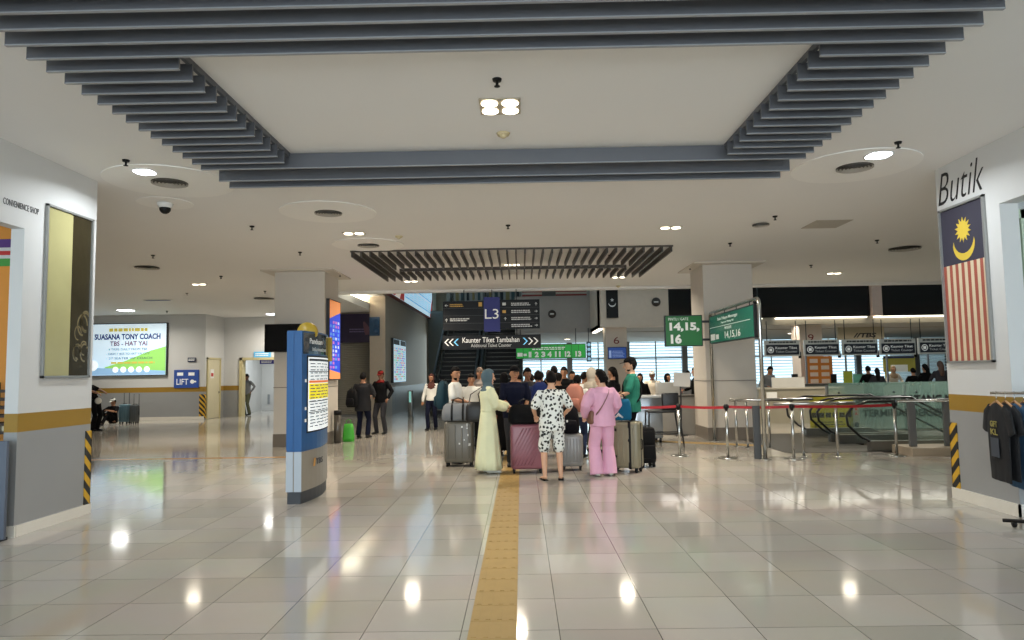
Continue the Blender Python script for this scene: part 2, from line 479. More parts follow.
# block over the counters: cream wall, black glazing, piers
b = MB()
b.box(2.8, 2.85, 25, 28, 3.14, 9, 0); b.box(2.8, 5.3, 25, 25.4, 3.14, 9, 0)
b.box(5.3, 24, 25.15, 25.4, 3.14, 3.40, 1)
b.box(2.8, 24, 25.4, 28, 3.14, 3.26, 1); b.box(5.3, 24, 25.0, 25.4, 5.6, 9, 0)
b.box(-.2, 2.85, 28, 28.3, 3.14, 4.62, 2); b.box(-3.9, -.2, 36.2, 37, 5.0, 5.35, 2)
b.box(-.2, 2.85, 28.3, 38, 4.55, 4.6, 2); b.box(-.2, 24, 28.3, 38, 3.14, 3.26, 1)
b.box(-5, 24, 45.8, 46, 5, 9.2, 2)
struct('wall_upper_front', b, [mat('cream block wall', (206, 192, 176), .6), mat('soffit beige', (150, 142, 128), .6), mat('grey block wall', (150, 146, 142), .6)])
b = MB()
for x0, x1 in ((5.3, 8.5), (8.5, 12.5), (12.85, 17.0), (17.0, 22)): b.box(x0+.02, x1-.02, 25.1, 25.14, 3.40, 5.6)
struct('window_1', b, BLACKG)
b = MB(); b.box(12.5, 12.85, 24.95, 25.4, 3.4, 5.6); struct('trim_1', b, mat('pink beige pier', (206, 178, 162), .6))
# columns of the counter hall
def col2(x0, x1, y, h, label, num):
    t = T('column', label, 'column', ((x0+x1)/2, y, 0))
    w_ = (x1-x0)/2
    b = MB(); b.box(-w_, w_, 0, .8, 0, h); b.build('shaft', mat('pink beige column', (204, 186, 168), .6), t)
    M = frame(((x0+x1)/2, y, 0), (1,0,0), (0,0,1))
    text(num, M, -.1, .1, 2.55, 2.8, mat('dark red paint', (120, 40, 36), .6), t)
col2(3.05, 3.8, 25.1, 3.14, 'pale column marked 6 beneath the black crescent banner', '6')
col2(10.1, 10.9, 25.5, 3.14, 'pale column marked 9 behind the ticket counter signs', '9')

# far window wall: frames and sills only, the panes are objects
b = MB()
b.box(-5, 24, 38.0, 38.2, 0, .55, 0); b.box(-5, 24, 38.0, 38.2, 3.35, 5.0, 0)
x = -.6
while x < 24:
    b.box(x, x+.28, 37.95, 38.2, .55, 3.35, 1); x += 3.1
b.box(-5, -.6, 38.0, 38.2, .55, 3.35, 0)
struct('wall_back', b, [mat('back wall grey', (110, 116, 112), .6), GREYM])
n = 2
x = -.6
LOUV = mat('white louvre', (226, 236, 238), .5)
WGL = glass('window glass', (200, 235, 240), .10)
while x < 23:
    b = MB(); x0, x1 = x+.28, x+3.1
    z = .6
    while z < 3.3:
        b.box(x0, x1, 38.0, 38.10, z, z+.035, 0, None); z += .155
    b.box(x0, x1, 38.02, 38.06, 2.22, 2.29, 1); b.box((x0+x1)/2-.03, (x0+x1)/2+.03, 38.02, 38.06, .55, 3.35, 1)
    b.box(x0, x1, 38.12, 38.13, .55, 3.35, 2)
    struct('window_%d' % n, b, [LOUV, GREYM, WGL]); n += 1; x += 3.1
# bright ground outside
b = MB(); b.box(-10, 30, 38.3, 70, -.3, -.1); struct('ground_outside', b, mat('pavement', (170, 178, 172), .8))
# enclosing shell
b = MB(); b.box(-20.2, -20, -6, 30, 0, H); struct('wall_shell_left', b, WALLW)
b = MB(); b.box(24, 24.2, -6, 46, 0, 9.3); struct('wall_shell_right', b, WALLW)
b = MB(); b.box(-12, 24, 46, 46.2, 4.9, 9.3); b.box(-12.2, -12, 19.2, 46, H+.2, 9.3); b.box(-12, 24, 19.0, 19.2, H+.2, 9.3); struct('wall_shell_upper', b, WALLW)

# escalator pit
b = MB(); b.box(VX0, VX1, VY0-.1, VY0, -4.5, -.0, 0); b.box(VX0, VX1, VY1, VY1+.1, -4.5, -.12, 0)
b.box(VX0-.1, VX0, VY0, VY1, -4.5, -.12, 0); b.box(VX1, VX1+.1, VY0, VY1, -4.5, -.12, 0)
struct('wall_pit', b, mat('pit wall', (120, 112, 98), .6))
b = MB(); b.box(VX0, VX1, VY0, VY1, -4.6, -4.5); struct('floor_lower', b, mat('lower floor', (120, 110, 94), .4))
b = MB(); b.box(4.95, 6.9, 13.35, 17.3, 0, .006); struct('trim_2', b, PITM)          # landing plates
b = MB(); b.box(6.88, 16, 12.6, 13.3, 0, .14); struct('trim_3', b, mat('curb stone', (176, 162, 142), .5))
b = MB(); b.box(-14, -4.2, 13.75, 13.98, 0, .002); struct('trim_4', b, mat('tan inlay band', (176, 132, 80), .25))
# yellow tactile paving
TACT = mat('tactile yellow', (158, 130, 76), .6, var=.12, scale=9)
b = MB()
y = 2.2
while y < 15:
    b.box(-.348, -.052, y+.003, y+.297, 0, .004)
    for k in range(4):
        xx = -.348 + .037 + k*.074
        b.prism([(xx-.016, y+.02), (xx+.016, y+.02), (xx+.016, y+.28), (xx-.016, y+.28)], .004, .008)
    y += .3
o = struct('trim_5', b, TACT)
M = Matrix.Translation((3.5, 15.6, 0)) @ Matrix.Rotation(math.radians(58), 4, 'Z')
b = MB()
for k in range(8): b.box(-.15, .15, -2.4+k*.6, -2.4+k*.6+.59, 0, .005, 0, M)
struct('trim_6', b, TACT)

# ------------------------------------------------------------------ slatted ceiling frames
t = T('slatted_ceiling_frame', 'large rectangular frame of grey slats hung under the nearest part of the ceiling', 'ceiling feature', (-.17, 6.2, H))
SX0, SX1, IX0, IX1 = -3.435, 3.1, -2.46, 2.2
def slat(x0, x1, y, z=3.82, hh=.14, th=.02):
    b = MB(); b.box(x0, x1, y-th/2, y+th/2, z+.012, z+hh, 0); b.box(x0, x1, y-th/2-.004, y+th/2+.004, z+.004, z+.012, 1)
    b.build('slat', [SLAT, SLATE], t, world=True)
Y0 = 4.535; D = .2075
for k in range(-5, 2): slat(SX0, SX1, Y0+k*D)
for k in range(2, 14):
    slat(SX0, IX0+.0, Y0+k*D); slat(IX1, SX1, Y0+k*D)
slat(SX0, SX1, Y0+14*D, hh=.17); slat(SX0, SX1, Y0+16.2*D, hh=.17); slat(SX0, SX1, Y0+17.6*D, hh=.17)
b = MB()
for x in (-3.1, -2.5, 2.23, 2.8):
    b.box(x, x+.03, Y0-5.2*D, Y0+17.6*D, H-.05, H, 0)
b.pieces('hanging_rail', SLAT, t, world=True)
t2 = T('slatted_ceiling_frame', 'smaller dark slatted ceiling frame further back over the queue', 'ceiling feature', (-.1, 14.9, H))
t = t2
def slat2(x, y0, y1):
    b = MB(); b.box(x-.015, x+.015, y0, y1, 3.885, H, 0); b.build('slat', SLATD, t2, world=True)
x = -3.05
n2 = 36
for i in range(n2):
    x = -3.27 + i*6.24/(n2-1)
    if i < 3 or i >= n2-3: slat2(x, 13.56, 17.3)
    else: slat2(x, 13.56, 15.4); slat2(x, 15.95, 17.3)
b = MB(); b.box(-3.29, 2.99, 13.5, 13.54, 3.97, H); b.build('fascia', SLATD, t2, world=True)
b = MB(); b.box(-2.7, 2.4, 15.9, 15.94, 3.93, H); b.build('fascia', SLATD, t2, world=True)

# ------------------------------------------------------------------ ceiling fittings
def quad_lamp(x, y, n, label, cool=False, power=28, sz=.37):
    t = T('ceiling_lamp', label, 'lamp', (x, y, H), 0, 'recessed spot lamps')
    w_ = sz/2; b = MB()
    nx = 2; ny = 2 if n == 4 else 1
    h_ = w_ if n == 4 else w_/2
    b.box(-w_, w_, -h_, h_, -.012, .0, 0)
    b.build('frame', mat('lamp frame', (190, 180, 160), .3, metal=.4), t)
    for i in range(nx):
        for j in range(ny):
            b = MB(); cx = (i-.5)*w_; cy = (j-.5)*w_ if ny == 2 else 0
            b.ring((cx, cy), w_*.4, .008, z=-.02, seg=20)
            b.build('bulb', LAMPC if cool else LAMP, t)
    area('lamp_light', (x, y, H-.05), (0, 0, 0), .3, .3, power, (1, .95, .86) if y < 7 else (1, .87, .70), 150)
quad_lamp(-.15, 6.22, 4, 'square ceiling lamp with four round bulbs inside the near slatted frame', power=60)
for x, y, lab in ((-2.81, 11.8, 'twin ceiling lamp between two round vent discs, left of the far slatted frame'),
                  (2.58, 11.8, 'twin ceiling lamp right of the centre, in front of the far slatted frame'),
                  (-.16, 15.6, 'twin ceiling lamp in the middle of the far slatted frame'),
                  (-2.82, 18.1, 'twin ceiling lamp behind the far slatted frame, on its left'),
                  (2.57, 18.0, 'twin ceiling lamp behind the far slatted frame, on its right'),
                  (8.07, 17.97, 'twin ceiling lamp above the ticket counters at right'),
                  (-8.3, 17.97, 'twin ceiling lamp over the left wing, nearest of those by the coach billboard')):
    quad_lamp(x, y, 2, lab, power=100 if abs(x) > 5 else 90)
def oblong(x, y, sx, sy, lab, em, m_):
    t = T('ceiling_lamp', lab, 'lamp', (x, y, H))
    b = MB(); b.loft([(0,0,-.015), (0,0,0)], [(sx, sy)]*2, 24, pw=3); b.build('frame', WHITE, t)
    b = MB(); b.loft([(0,0,-.022), (0,0,-.014)], [(sx*.85, sy*.85)]*2, 24, pw=3); b.build('diffuser', m_, t)
    if em: area('lamp_light', (x, y, H-.06), (0,0,0), sx*1.6, sy*1.6, em, (.9, .96, 1) if y < 10 else (1, .93, .82), 160)
oblong(-4.36, 8.0, .13, .13, 'bright round ceiling lamp near the left shop corner', 32, LAMPC)
oblong(4.12, 7.9, .15, .15, 'bright round ceiling lamp near the boutique corner', 32, LAMPC)
oblong(-13.9, 24.5, .3, .3, 'white ceiling panel lamp above the coach billboard', 80, LAMPC)
oblong(-9.6, 27.0, .25, .25, 'round ceiling lamp before the corridor doorway in the left wing', 75, LAMPC)
oblong(-11.2, 21.5, .45, .12, 'dim bluish oblong lamp in the left wing ceiling', 0, mat('dim blue lamp', (90, 100, 150), .3))
oblong(-14.8, 20.0, .2, .2, 'unlit round lamp in the left wing ceiling', 0, WHITE)

VENT = mat('vent grey', (104, 100, 94), .5)
def vent(x, y, r, disc, lab):
    t = T('ceiling_vent', lab, 'vent', (x, y, H), 0, 'round air vents in the ceiling')
    if disc:
        b = MB(); b.ring((0,0), disc, .012, seg=48, z=-.012); b.build('disc', mat('vent disc', (240, 239, 236), .6, var=.02), t)
    b = MB()
    for k in range(5):
        r0 = r*(1-k*.19); n = 28
        for i in range(n):
            a0, a1 = 2*PI*i/n, 2*PI*(i+1)/n
            ro, ri = r0, r0-r*.10
            P = [Vector((ro*math.cos(a0), ro*math.sin(a0), -.03)), Vector((ro*math.cos(a1), ro*math.sin(a1), -.03)), Vector((ri*math.cos(a1), ri*math.sin(a1), -.018)), Vector((ri*math.cos(a0), ri*math.sin(a0), -.018))]
            b.add(P, [(0,1,2,3)], 0)
    b.ring((0,0), r, .004, seg=28, z=-.016, m=1)
    b.build('grille', [mat('vent blade', (168, 164, 156), .5), mat('vent throat', (84, 80, 74), .6)], t)
vent(-4.3, 8.47, .21, .74, 'round air vent on a broad pale disc above the left shop corner')
vent(4.07, 8.37, .21, .72, 'round air vent on a broad pale disc in front of the boutique corner')
vent(-2.82, 10.24, .2, .7, 'round air vent on a pale disc left of the centre, behind the near slatted frame')
vent(-2.8, 12.9, .2, .66, 'round air vent on a pale disc touching the far slatted frame')
vent(-8.1, 15.06, .25, 0, 'small round air vent in the left wing ceiling')
vent(-7.9, 21.5, .3, 0, 'faint round air vent left of the screen column')
vent(4.06, 11.67, .14, 0, 'small dark oval vent right of the centre')
vent(7.9, 14.33, .3, 0, 'ceiling vent to the right behind the boutique wall')
# CCTV dome
t = T('security_camera', 'dark dome security camera under a white ring near the left shop corner', 'camera', (-4.89, 9.52, H))
b = MB(); b.ring((0,0), .36, .006, seg=40, z=-.006); b.build('mounting_plate', mat('vent disc', (240, 239, 236), .6), t)
b = MB(); b.cyl((0,0,0), (0,0,-.07), .11, .09); b.build('housing', WHITE, t)
b = MB(); b.ball((0,0,-.08), .075); b.build('dome', BLACK, t)
# smoke detectors and sprinklers
def detector(x, y, lab):
    t = T('smoke_detector', lab, 'smoke detector', (x, y, H))
    b = MB(); b.cyl((0,0,0), (0,0,-.025), .07, .06); b.cyl((0,0,-.025), (0,0,-.05), .05, .02); b.build('body', mat('aged ivory', (206, 190, 150), .5), t)
detector(-.14, 6.95, 'ivory smoke detector behind the square lamp in the near slatted frame')
detector(-2.1, 12.14, 'yellowed smoke detector left of the far slatted frame')
detector(2.81, 19.9, 'small smoke detector at the ceiling edge right of the centre')
SPR = []
def sprinkler(x, y):
    if not SPR:
        t = T('sprinkler_head', 'small dark sprinkler head under the pale ceiling', 'sprinkler', (x, y, H), 0, 'ceiling sprinkler heads')
        b = MB(); b.cyl((0,0,0), (0,0,-.02), .04, .035); b.build('escutcheon', BLACK, t)
        b = MB(); b.cyl((0,0,-.02), (0,0,-.06), .012, .012, 8); b.cyl((0,0,-.06), (0,0,-.066), .025, .025, 10); b.build('nozzle', BLACK, t)
        SPR.append(t)
    else: copy_tree(SPR[0], (x, y, H))
for px, py in ((497,79),(126,160),(898,142),(252,226),(300,252),(153,255),(221,276),(265,291),(508,225),(775,216),(877,240),(811,265),(730,243),(690,267),(187,293),(340,274),(610,255),(167,311),(125,316)):
    p = at(px, py, z=H); sprinkler(p.x, p.y)
b = MB(); b.box(4.9, 5.5, 11.45, 12.1, H-.006, H)
tag(b.build('ceiling_hatch', mat('hatch panel', (176, 170, 160), .6)), 'square access hatch in the ceiling right of the centre', 'hatch')
# tube lights
for i, (x0, x1, y0, y1, z, lab) in enumerate(((-6.3, -5.85, 24.2, 26.8, 4.48, 'long tube light in the soffit before the shuttered shop, nearer one'),
        (-5.75, -5.25, 21.5, 23.4, 4.48, 'short tube light in the soffit beside the big wall billboard'),
        (5.4, 8.6, 24.97, 25.13, 3.38, 'light strip under the black glazing left of the pink pier'),
        (9.1, 12.3, 24.97, 25.13, 3.38, 'light strip under the black glazing before the pink pier'),
        (12.6, 18.5, 24.97, 25.13, 3.38, 'light strip under the black glazing at far right'),
        (2.86, 3.0, 25.5, 27.9, 3.135, 'slanting light strip beneath the grey block wall'))):
    b = MB(); b.box(x0, x1, y0, y1, z-.04, z)
    tag(b.build('strip_light', TUBE), lab, 'light')
area('strip_glow', (12, 25.8, 3.1), (0,0,0), 14, .3, 200, (1,.95,.85), 170)
area('soffit_glow', (-6.3, 24.6, 4.3), (0,0,0), .5, 4, 200, (1,.93,.8), 170)
# down lights of the counter hall
for x, y, lab in ((14.9, 31, 'round downlight above the counters at right'), (11.9, 31, 'round downlight left of the ticket counter column'), (2.2, 33, 'bright downlight above the green gate number sign'), (7.2,30,'round downlight behind the right column')):
    t = T('downlight', lab, 'lamp', (x, y, 3.14))
    b = MB(); b.cyl((0,0,-.03), (0,0,0), .16, .16); b.build('rim', WHITE, t)
    b = MB(); b.cyl((0,0,-.035), (0,0,-.03), .13, .13); b.build('bulb', LAMP, t)
    area('lamp_light', (x, y, 3.05), (0,0,0), .4, .4, 45, (1,.95,.85), 170)

# fill light added in the well for the unseen lamps of the level below
area('well_fill_light', (11, 15.4, -1.0), (0,0,0), 7, 1.5, 160, (1, .95, .85), 170)
t = T('ceiling_lamp', 'added square fill lamp over the escalator well, hidden from most of the hall', 'lamp', (10.5, 15.4, H))  # lamp added to brighten the dim glass around the well
b = MB(); b.box(-.3, .3, -.3, .3, -.02, 0); b.build('frame', WHITE, t); b = MB(); b.box(-.26, .26, -.26, .26, -.03, -.02); b.build('diffuser', LAMPC, t)
area('lamp_light', (10.5, 15.4, H-.06), (0,0,0), .6, .6, 160, (1,.97,.9), 170)

t = T('ceiling_lamp', 'fill lamp added on the low ceiling of the corridor behind the doorway', 'lamp', (-10.6, 30.8, 3.2))  # added lamp, lifts the dark corridor interior
b = MB(); b.box(-.3, .3, -.1, .1, -.04, 0); b.build('frame', WHITE, t); b = MB(); b.box(-.27, .27, -.08, .08, -.05, -.04); b.build('diffuser', LAMPC, t)
area('lamp_light', (-10.6, 30.8, 3.1), (0,0,0), .6, .3, 60, (.9,.97,1), 170)
# ------------------------------------------------------------------ wall pictures, signs
NAVY = mat('navy sign', (24, 34, 66), .4); WHT = mat('white lettering', (232, 232, 228), .5, emit=.15, var=0)
BLKL = mat('black lettering', (24, 24, 26), .5, var=0)
SIGN = mat('charcoal sign', (24, 27, 31), .5, spec=.25)

def lines(b, x0, x1, y0, y1, n, z, fill=.5, m=0, rag=.35, seed=1, M=None):
    """rows of short printed dashes where the writing is too small to read"""
    r = random.Random(seed); hh = (y1-y0)/n
    for i in range(n):
        y = y0 + i*hh + hh*(1-fill)/2; x = x0; xe = x1 - r.random()*rag*(x1-x0)
        while x < xe:
            L = (x1-x0)*(.05+.10*r.random()); b.box(x, min(x+L, xe), y, y+hh*fill, z, z+.002, m, M); x += L + (x1-x0)*.02

# left mirror-like poster
t = T('framed_poster', 'tall framed glossy poster, half olive and half dark, on the left shop wall', 'poster', (XL, 7.9, 2.6))
M = frame((XL, 7.49, 1.6), (0,1,0), (0,0,1))
b = MB()
for q in ((0,.83,0,.025), (0,.83,1.88,1.905), (0,.025,0,1.905), (.805,.83,0,1.905)): plate(b, M, *q, 0, .03)
b.build('frame', mat('aluminium frame', (160, 162, 160), .35, metal=.6), t, world=True)
b = MB(); plate(b, M, .025, .46, .025, 1.88, 0, .012, 0); plate(b, M, .46, .805, .025, 1.88, 0, .012, 1)
o = b.build('print', [mat('olive print', (168, 162, 116), .2, var=.12, scale=2, bump=.25, bscale=5, spec=.3), mat('dark brown print', (52, 46, 30), .3, spec=.15, var=.3, scale=3, bump=.3, bscale=5)], t, world=True)
b = MB()
r_ = random.Random(4)
for k in range(9):
    cx, cy = .56+.2*r_.random(), .25+.5*r_.random(); rr = .05+.06*r_.random()
    for i in range(14):
        a0, a1 = 2*PI*i/18, 2*PI*(i+1)/18
        b.add([M @ Vector((cx+rr*math.cos(a), cy+rr*math.sin(a)*1.3, .0135)) for a in (a0, a1)] + [M @ Vector((cx+rr*.8*math.cos(a), cy+rr*1.05*math.sin(a), .0135)) for a in (a1, a0)], [(0,1,2,3)])
b.pieces('swirl_pattern', mat('faded gold print', (120, 108, 78), .2), t, world=True)
M = frame((XL, 6.86, 3.35), (0,1,0), (0,0,1))
tag(text('CONVENIENCE SHOP', M, 0, .52, 0, .065, BLKL), 'black letters above the shop opening at the left', 'lettering')
# hazard corner guards
def guard(x, y, sx, sy, h, lab):
    b = MB(); b.box(min(x, x+sx), max(x, x+sx), y-.012, y, 0.02, h); b.box(x-.012 if sx < 0 else x, x if sx < 0 else x+.012, min(y, y+sy), max(y, y+sy), .02, h)
    tag(b.build('corner_guard', MATS['hazard']), lab, 'corner guard')
b = MB(); b.box(XL, XL+.012, 8.31, 8.42, .1, .97); b.box(XL-.1, XL+.012, 8.41, 8.422, .1, .97)
tag(b.build('corner_guard', MATS['hazard']), 'black and yellow striped corner guard on the left shop wall', 'corner guard')
b = MB(); b.box(XR-.012, XR, 8.48, 8.62, .13, .9); b.box(XR-.012, XR+.1, 8.61, 8.622, .13, .9)
tag(b.build('corner_guard', MATS['hazard']), 'black and yellow striped corner guard on the boutique wall', 'corner guard')
b = MB(); b.box(-12.2, -12.0, 26.585, 26.6, .05, .95); b.box(-12.0, -11.985, 26.585, 26.7, .05, .95)
tag(b.build('corner_guard', MATS['hazard']), 'black and yellow striped corner guard beside the lift sign', 'corner guard')

# flag picture on the right
t = T('framed_flag', 'tall framed flag with yellow crescent and star hung on the boutique wall', 'flag', (XR, 8.1, 2.5))
M = frame((XR, 8.55, 1.61), (0,-1,0), (0,0,1)); FW, FH = .83, 1.86
b = MB()
for q in ((0,FW,0,.025), (0,FW,FH-.025,FH), (0,.025,0,FH), (FW-.025,FW,0,FH)): plate(b, M, *q, 0, .035)
b.build('frame', MATS['aluminium frame'], t, world=True)
b = MB(); plate(b, M, .025, FW-.025, FH*.625, FH-.025, 0, .012, 0)
ns = 14
for k in range(ns):
    x0 = .025+(FW-.05)*k/ns; plate(b, M, x0, x0+(FW-.05)/ns, .025, FH*.625, 0, .012, 1 if k % 2 == 0 else 2)
b.build('cloth', [mat('flag navy', (52, 50, 64), .7), mat('flag red', (160, 82, 66), .7, var=.15), mat('flag cream', (206, 190, 160), .7, var=.1)], t, world=True)
b = MB(); YEL = mat('flag yellow', (206, 178, 62), .7)
poly = []
for i in range(28):
    a = PI/2 + 2*PI*i/28; rr = .15 if i % 2 == 0 else .09; poly.append((FW*.52+rr*math.cos(a), FH*.83+rr*math.sin(a)))
b.prism(poly, .012, .016, M); b.build('star', YEL, t, world=True)
b = MB(); out = [( .20*math.cos(a), .20*math.sin(a)) for a in [PI*1.02+PI*.98*i/20 for i in range(21)]]
inn = [( .185*math.cos(a), .055+.185*math.sin(a)*.93) for a in [PI*1.98-PI*.96*i/20 for i in range(21)]]
cx, cy = FW*.52, FH*.745
for i in range(20):
    q = [out[i], out[i+1], inn[19-i], inn[20-i]]
    b.add([M @ Vector((cx+p[0], cy+p[1], .014)) for p in q], [(0,1,2,3)])
b.build('crescent', YEL, t, world=True)
M = frame((XR, 8.57, 3.55), (0,-1,0), (0,0,1))
tag(text('Butik', M, 0, .86, -.02, .36, BLKL, shear=.35, bold=-.012), 'black slanting letters above the framed flag on the right', 'lettering')

# big lit coach billboard in the left wing
def lightbox(name, lab, cat, M, w_, h_, face, framem, depth=.1, fr=.03):
    """backlit box: frame and face; M at its lower left corner on the wall"""
    loc = M @ Vector((w_/2, h_/2, 0))
    t = T(name, lab, cat, loc)
    b = MB()
    for q in ((0,w_,0,fr), (0,w_,h_-fr,h_), (0,fr,0,h_), (w_-fr,w_,0,h_)): plate(b, M, *q, 0, depth)
    plate(b, M, fr, w_-fr, fr, h_-fr, 0, depth*.5)
    b.build('frame', framem, t, world=True)
    b = MB(); plate(b, M, fr, w_-fr, fr, h_-fr, depth*.5, depth*.9)
    b.build('screen', face, t, world=True)
    return t
ALU = MATS['aluminium frame']
p0 = at(91, 375, Y=26.58); p1 = at(168.5, 323, Y=26.58)
M = frame((p0.x-.6, 26.59, 1.69), (1,0,0), (0,0,1)); W_, H_ = p1.x-p0.x+.6, 2.0
t = lightbox('billboard', 'large lit blue and green coach billboard in the left wing', 'billboard', M, W_, H_, grad_mat('sky print', (196, 226, 250), (222, 240, 250), .5, 2, -1, 1), mat('dark frame', (52, 56, 60), .4))
def em(name, col, e=.6): return mat(name, col, .5, emit=e*.72, var=0)
b = MB(); zf = .095
b.prism([(.9, .12), (W_-.04, .06), (W_-.04, 1.1), (W_-.6, .95), (1.9, .55), (1.2, .35)], zf, zf+.003, M)
b.build('green_hill_print', em('print green', (150, 214, 110), .55), t, world=True)
b = MB(); b.prism([(.05, .05), (W_-.05, .05), (W_-.05, .18), (.9, .32), (.05, .34)], zf+.003, zf+.005, M)
b.build('road_print', em('print blue grey', (140, 180, 214), .7), t, world=True)
BLU = em('print blue', (18, 40, 130), .08)
x_ = .6
text('SUASANA TONY COACH', M, x_+.15, W_-.25, H_*.69, H_*.80, BLU, t, z=zf+.006, bold=.035)
text('TBS - HAT YAI', M, x_+.75, W_-.75, H_*.57, H_*.66, em('print maroon', (130, 80, 110), .1), t, z=zf+.006, bold=.02)
for k, s_ in enumerate(('- 4 TRIPS DAILY FROM TBS', '- DIRECT BUS TO HAT YAI CITY', '- 27 SEATER VIP COACH')):
    text(s_, M, x_+.62, W_-(.75-.1*k), H_*(.485-.085*k), H_*(.525-.085*k), em('print slate', (60, 96, 120), .1), t, z=zf+.006)
b = MB(); lines(b, x_+.7, W_-.7, H_*.84, H_*.91, 1, zf+.003, .9, 0, .05, 3, M)
lines(b, x_+.8, W_-.4, H_*.23, H_*.27, 1, zf+.006, .9, 0, .05, 5, M)
b.build('small_print', em('print yellow', (214, 196, 90), .4), t, world=True)
b = MB()
for k in range(5): b.ring((x_+.98+k*.3, H_*.12), .11, .003, M, seg=20, z=zf+.006)
b.ring((x_+.1, H_*.2), .2, .003, M, seg=20, z=zf+.006)
b.pieces('round_icon', em('print white', (240, 246, 250), .8), t, world=True)
# lift sign
p0 = at(174, 388, Y=26.58); p1 = at(199, 370, Y=26.58)
M = frame((p0.x, 26.59, p0.z), (1,0,0), (0,0,1)); W_, H_ = p1.x-p0.x, .68
t = T('lift_sign', 'blue lift sign on the wall right of the coach billboard', 'sign', (p0.x+W_/2, 26.59, 1.5))
b = MB(); plate(b, M, 0, W_, 0, H_, 0, .03); b.build('board', em('sign blue', (38, 70, 140), .25), t, world=True)
text('LIFT', M, .1, .55, .12, .34, WHT, t, z=.031, bold=.01)
b = MB(); plate(b, M, .62, .85, .2, .26, .03, .034); b.ring((.7,.23), .08, .004, M, seg=16, z=.03); plate(b, M, .12, .35, .46, .58, .03, .034); plate(b, M, .55, .78, .46, .58, .03, .034)
b.pieces('arrow_mark', WHT, t, world=True)
def smallsign(name, lab, px0, py0, px1, py1, Y, face, letters=None, cat='sign', em_=0, off=.03):
    p0 = at(px0, py1, Y=Y); p1 = at(px1, py0, Y=Y); w_, h_ = p1.x-p0.x, p1.z-p0.z
    M = frame((p0.x, Y, p0.z), (1,0,0), (0,0,1))
    t = T(name, lab, cat, (p0.x+w_/2, Y, p0.z+h_/2))
    b = MB(); plate(b, M, 0, w_, 0, h_, 0, off); b.build('board', face, t, world=True)
    if letters: text(letters, M, w_*.12, w_*.88, h_*.28, h_*.72, WHT, t, z=off)
    else:
        b = MB(); lines(b, w_*.1, w_*.9, h_*.2, h_*.8, 2, off, .5, 0, .2, 7, M); b.build('printed_lines', WHT, t, world=True)
    return t
smallsign('direction_sign', 'small dark sign above and left of the lift sign', 188, 371.5-14, 196, 362, 26.58, NAVY)
smallsign('direction_sign', 'light blue sign over the corridor doorway', 254, 351.5, 271, 357.5, 28.27, em('light blue sign', (96, 170, 210), .3))
smallsign('direction_sign', 'navy sign hanging inside the corridor doorway', 260, 359.5, 274, 364, 28.9, em('navy lit sign', (40, 40, 120), .2))
# doors of the left wing
t = T('door', 'cream door with red notice round the corner from the lift sign', 'door', (-12.0, 27.0, 0))
M = frame((-12.0, 26.72, 0), (0,1,0), (0,0,1))
b = MB()
for q in ((0,.07,0,2.35), (1.13,1.2,0,2.35), (0,1.2,2.28,2.35)): plate(b, M, *q, 0, .05)
b.build('frame', mat('cream door frame', (196, 184, 140), .5), t, world=True)
b = MB(); plate(b, M, .07, 1.13, 0.01, 2.28, 0, .02); dp = b.build('panel', mat('cream door', (206, 198, 168), .5), t, world=True)
b = MB(); plate(b, M, .3, .6, 1.55, 1.9, .02, .026, 0); plate(b, M, .35, .55, 1.62, 1.75, .026, .028, 1); b.build('notice', [PAPER, mat('notice red', (190, 50, 44), .5)], t, world=True)
b = MB(); p = M @ Vector((1.03, 1.0, .05)); b.ball(p, .035); b.build('handle', STEEL, dp, world=True)
t = T('door_frame', 'cream frame around the corridor doorway in the left wing', 'door frame', (-10.45, 28.3, 0))
b = MB()
for q in ((-11.36,-11.24,28.24,28.6,0,2.36), (-9.66,-9.56,28.24,28.6,0,2.36), (-11.36,-9.56,28.24,28.6,2.26,2.36)): b.box(*q)
b.pieces('jamb', MATS['cream door frame'], t, world=True)
t = T('hose_cabinet', 'white hose cabinet on the corridor wall behind the person', 'cabinet', (-10.9, 33.0, 1.2))
b = MB(); b.box(-11.35, -10.65, 32.85, 33.0, .75, 1.65); b.build('body', WHITE, t, world=True)
b = MB(); b.box(-11.15, -10.85, 32.84, 32.86, .95, 1.5); b.build('pane', DARK, t, world=True)
b = MB()
for k in range(7): b.box(-11.9+k*.35, -11.8+k*.35, 32.95, 33.0, .3, .75+.12*(k % 3))
tag(b.build('wall_stencil', mat('grey stencil', (140, 144, 148), .6)), 'row of grey bars painted low on the corridor wall', 'wall marking')

# shutter shop
t = T('roller_shutter', 'closed grey roller shutter below the dark purple shop sign', 'shutter', (-6.3, 27.0, 0))
b = MB(); z = .08
while z < 2.85:
    b.loft([(-7.08, 27.04, z+.035), (-5.78, 27.04, z+.035)], [(.035, .02)]*2, 8, side=(0,0,1)); z += .07
b.build('slats', mat('shutter grey', (138, 134, 122), .45, metal=.2), t, world=True)
b = MB(); b.box(-7.1, -5.76, 26.97, 27.06, .0, .08); b.build('bottom_bar', GREYM, t, world=True)
b = MB(); b.box(-5.77, -5.58, 26.9, 27.2, 0, 3.0); b.build('side_post', mat('blue shop post', (30, 66, 108), .4), t, world=True)
t = T('shop_sign', 'dark purple shop sign over the grey roller shutter', 'sign', (-6.3, 26.95, 3.3))
b = MB(); b.box(-7.0, -5.58, 26.8, 26.98, 2.82, 3.93, bev=.01); b.build('board', mat('dark purple board', (38, 26, 60), .3), t, world=True)
M = frame((-7.0, 26.8, 2.82), (1,0,0), (0,0,1))
b = MB(); lines(b, .45, 1.1, .38, .56, 2, .001, .5, 0, .2, 8, M); b.build('printed_lines', mat('faded lilac', (110, 100, 140), .5), t, world=True)
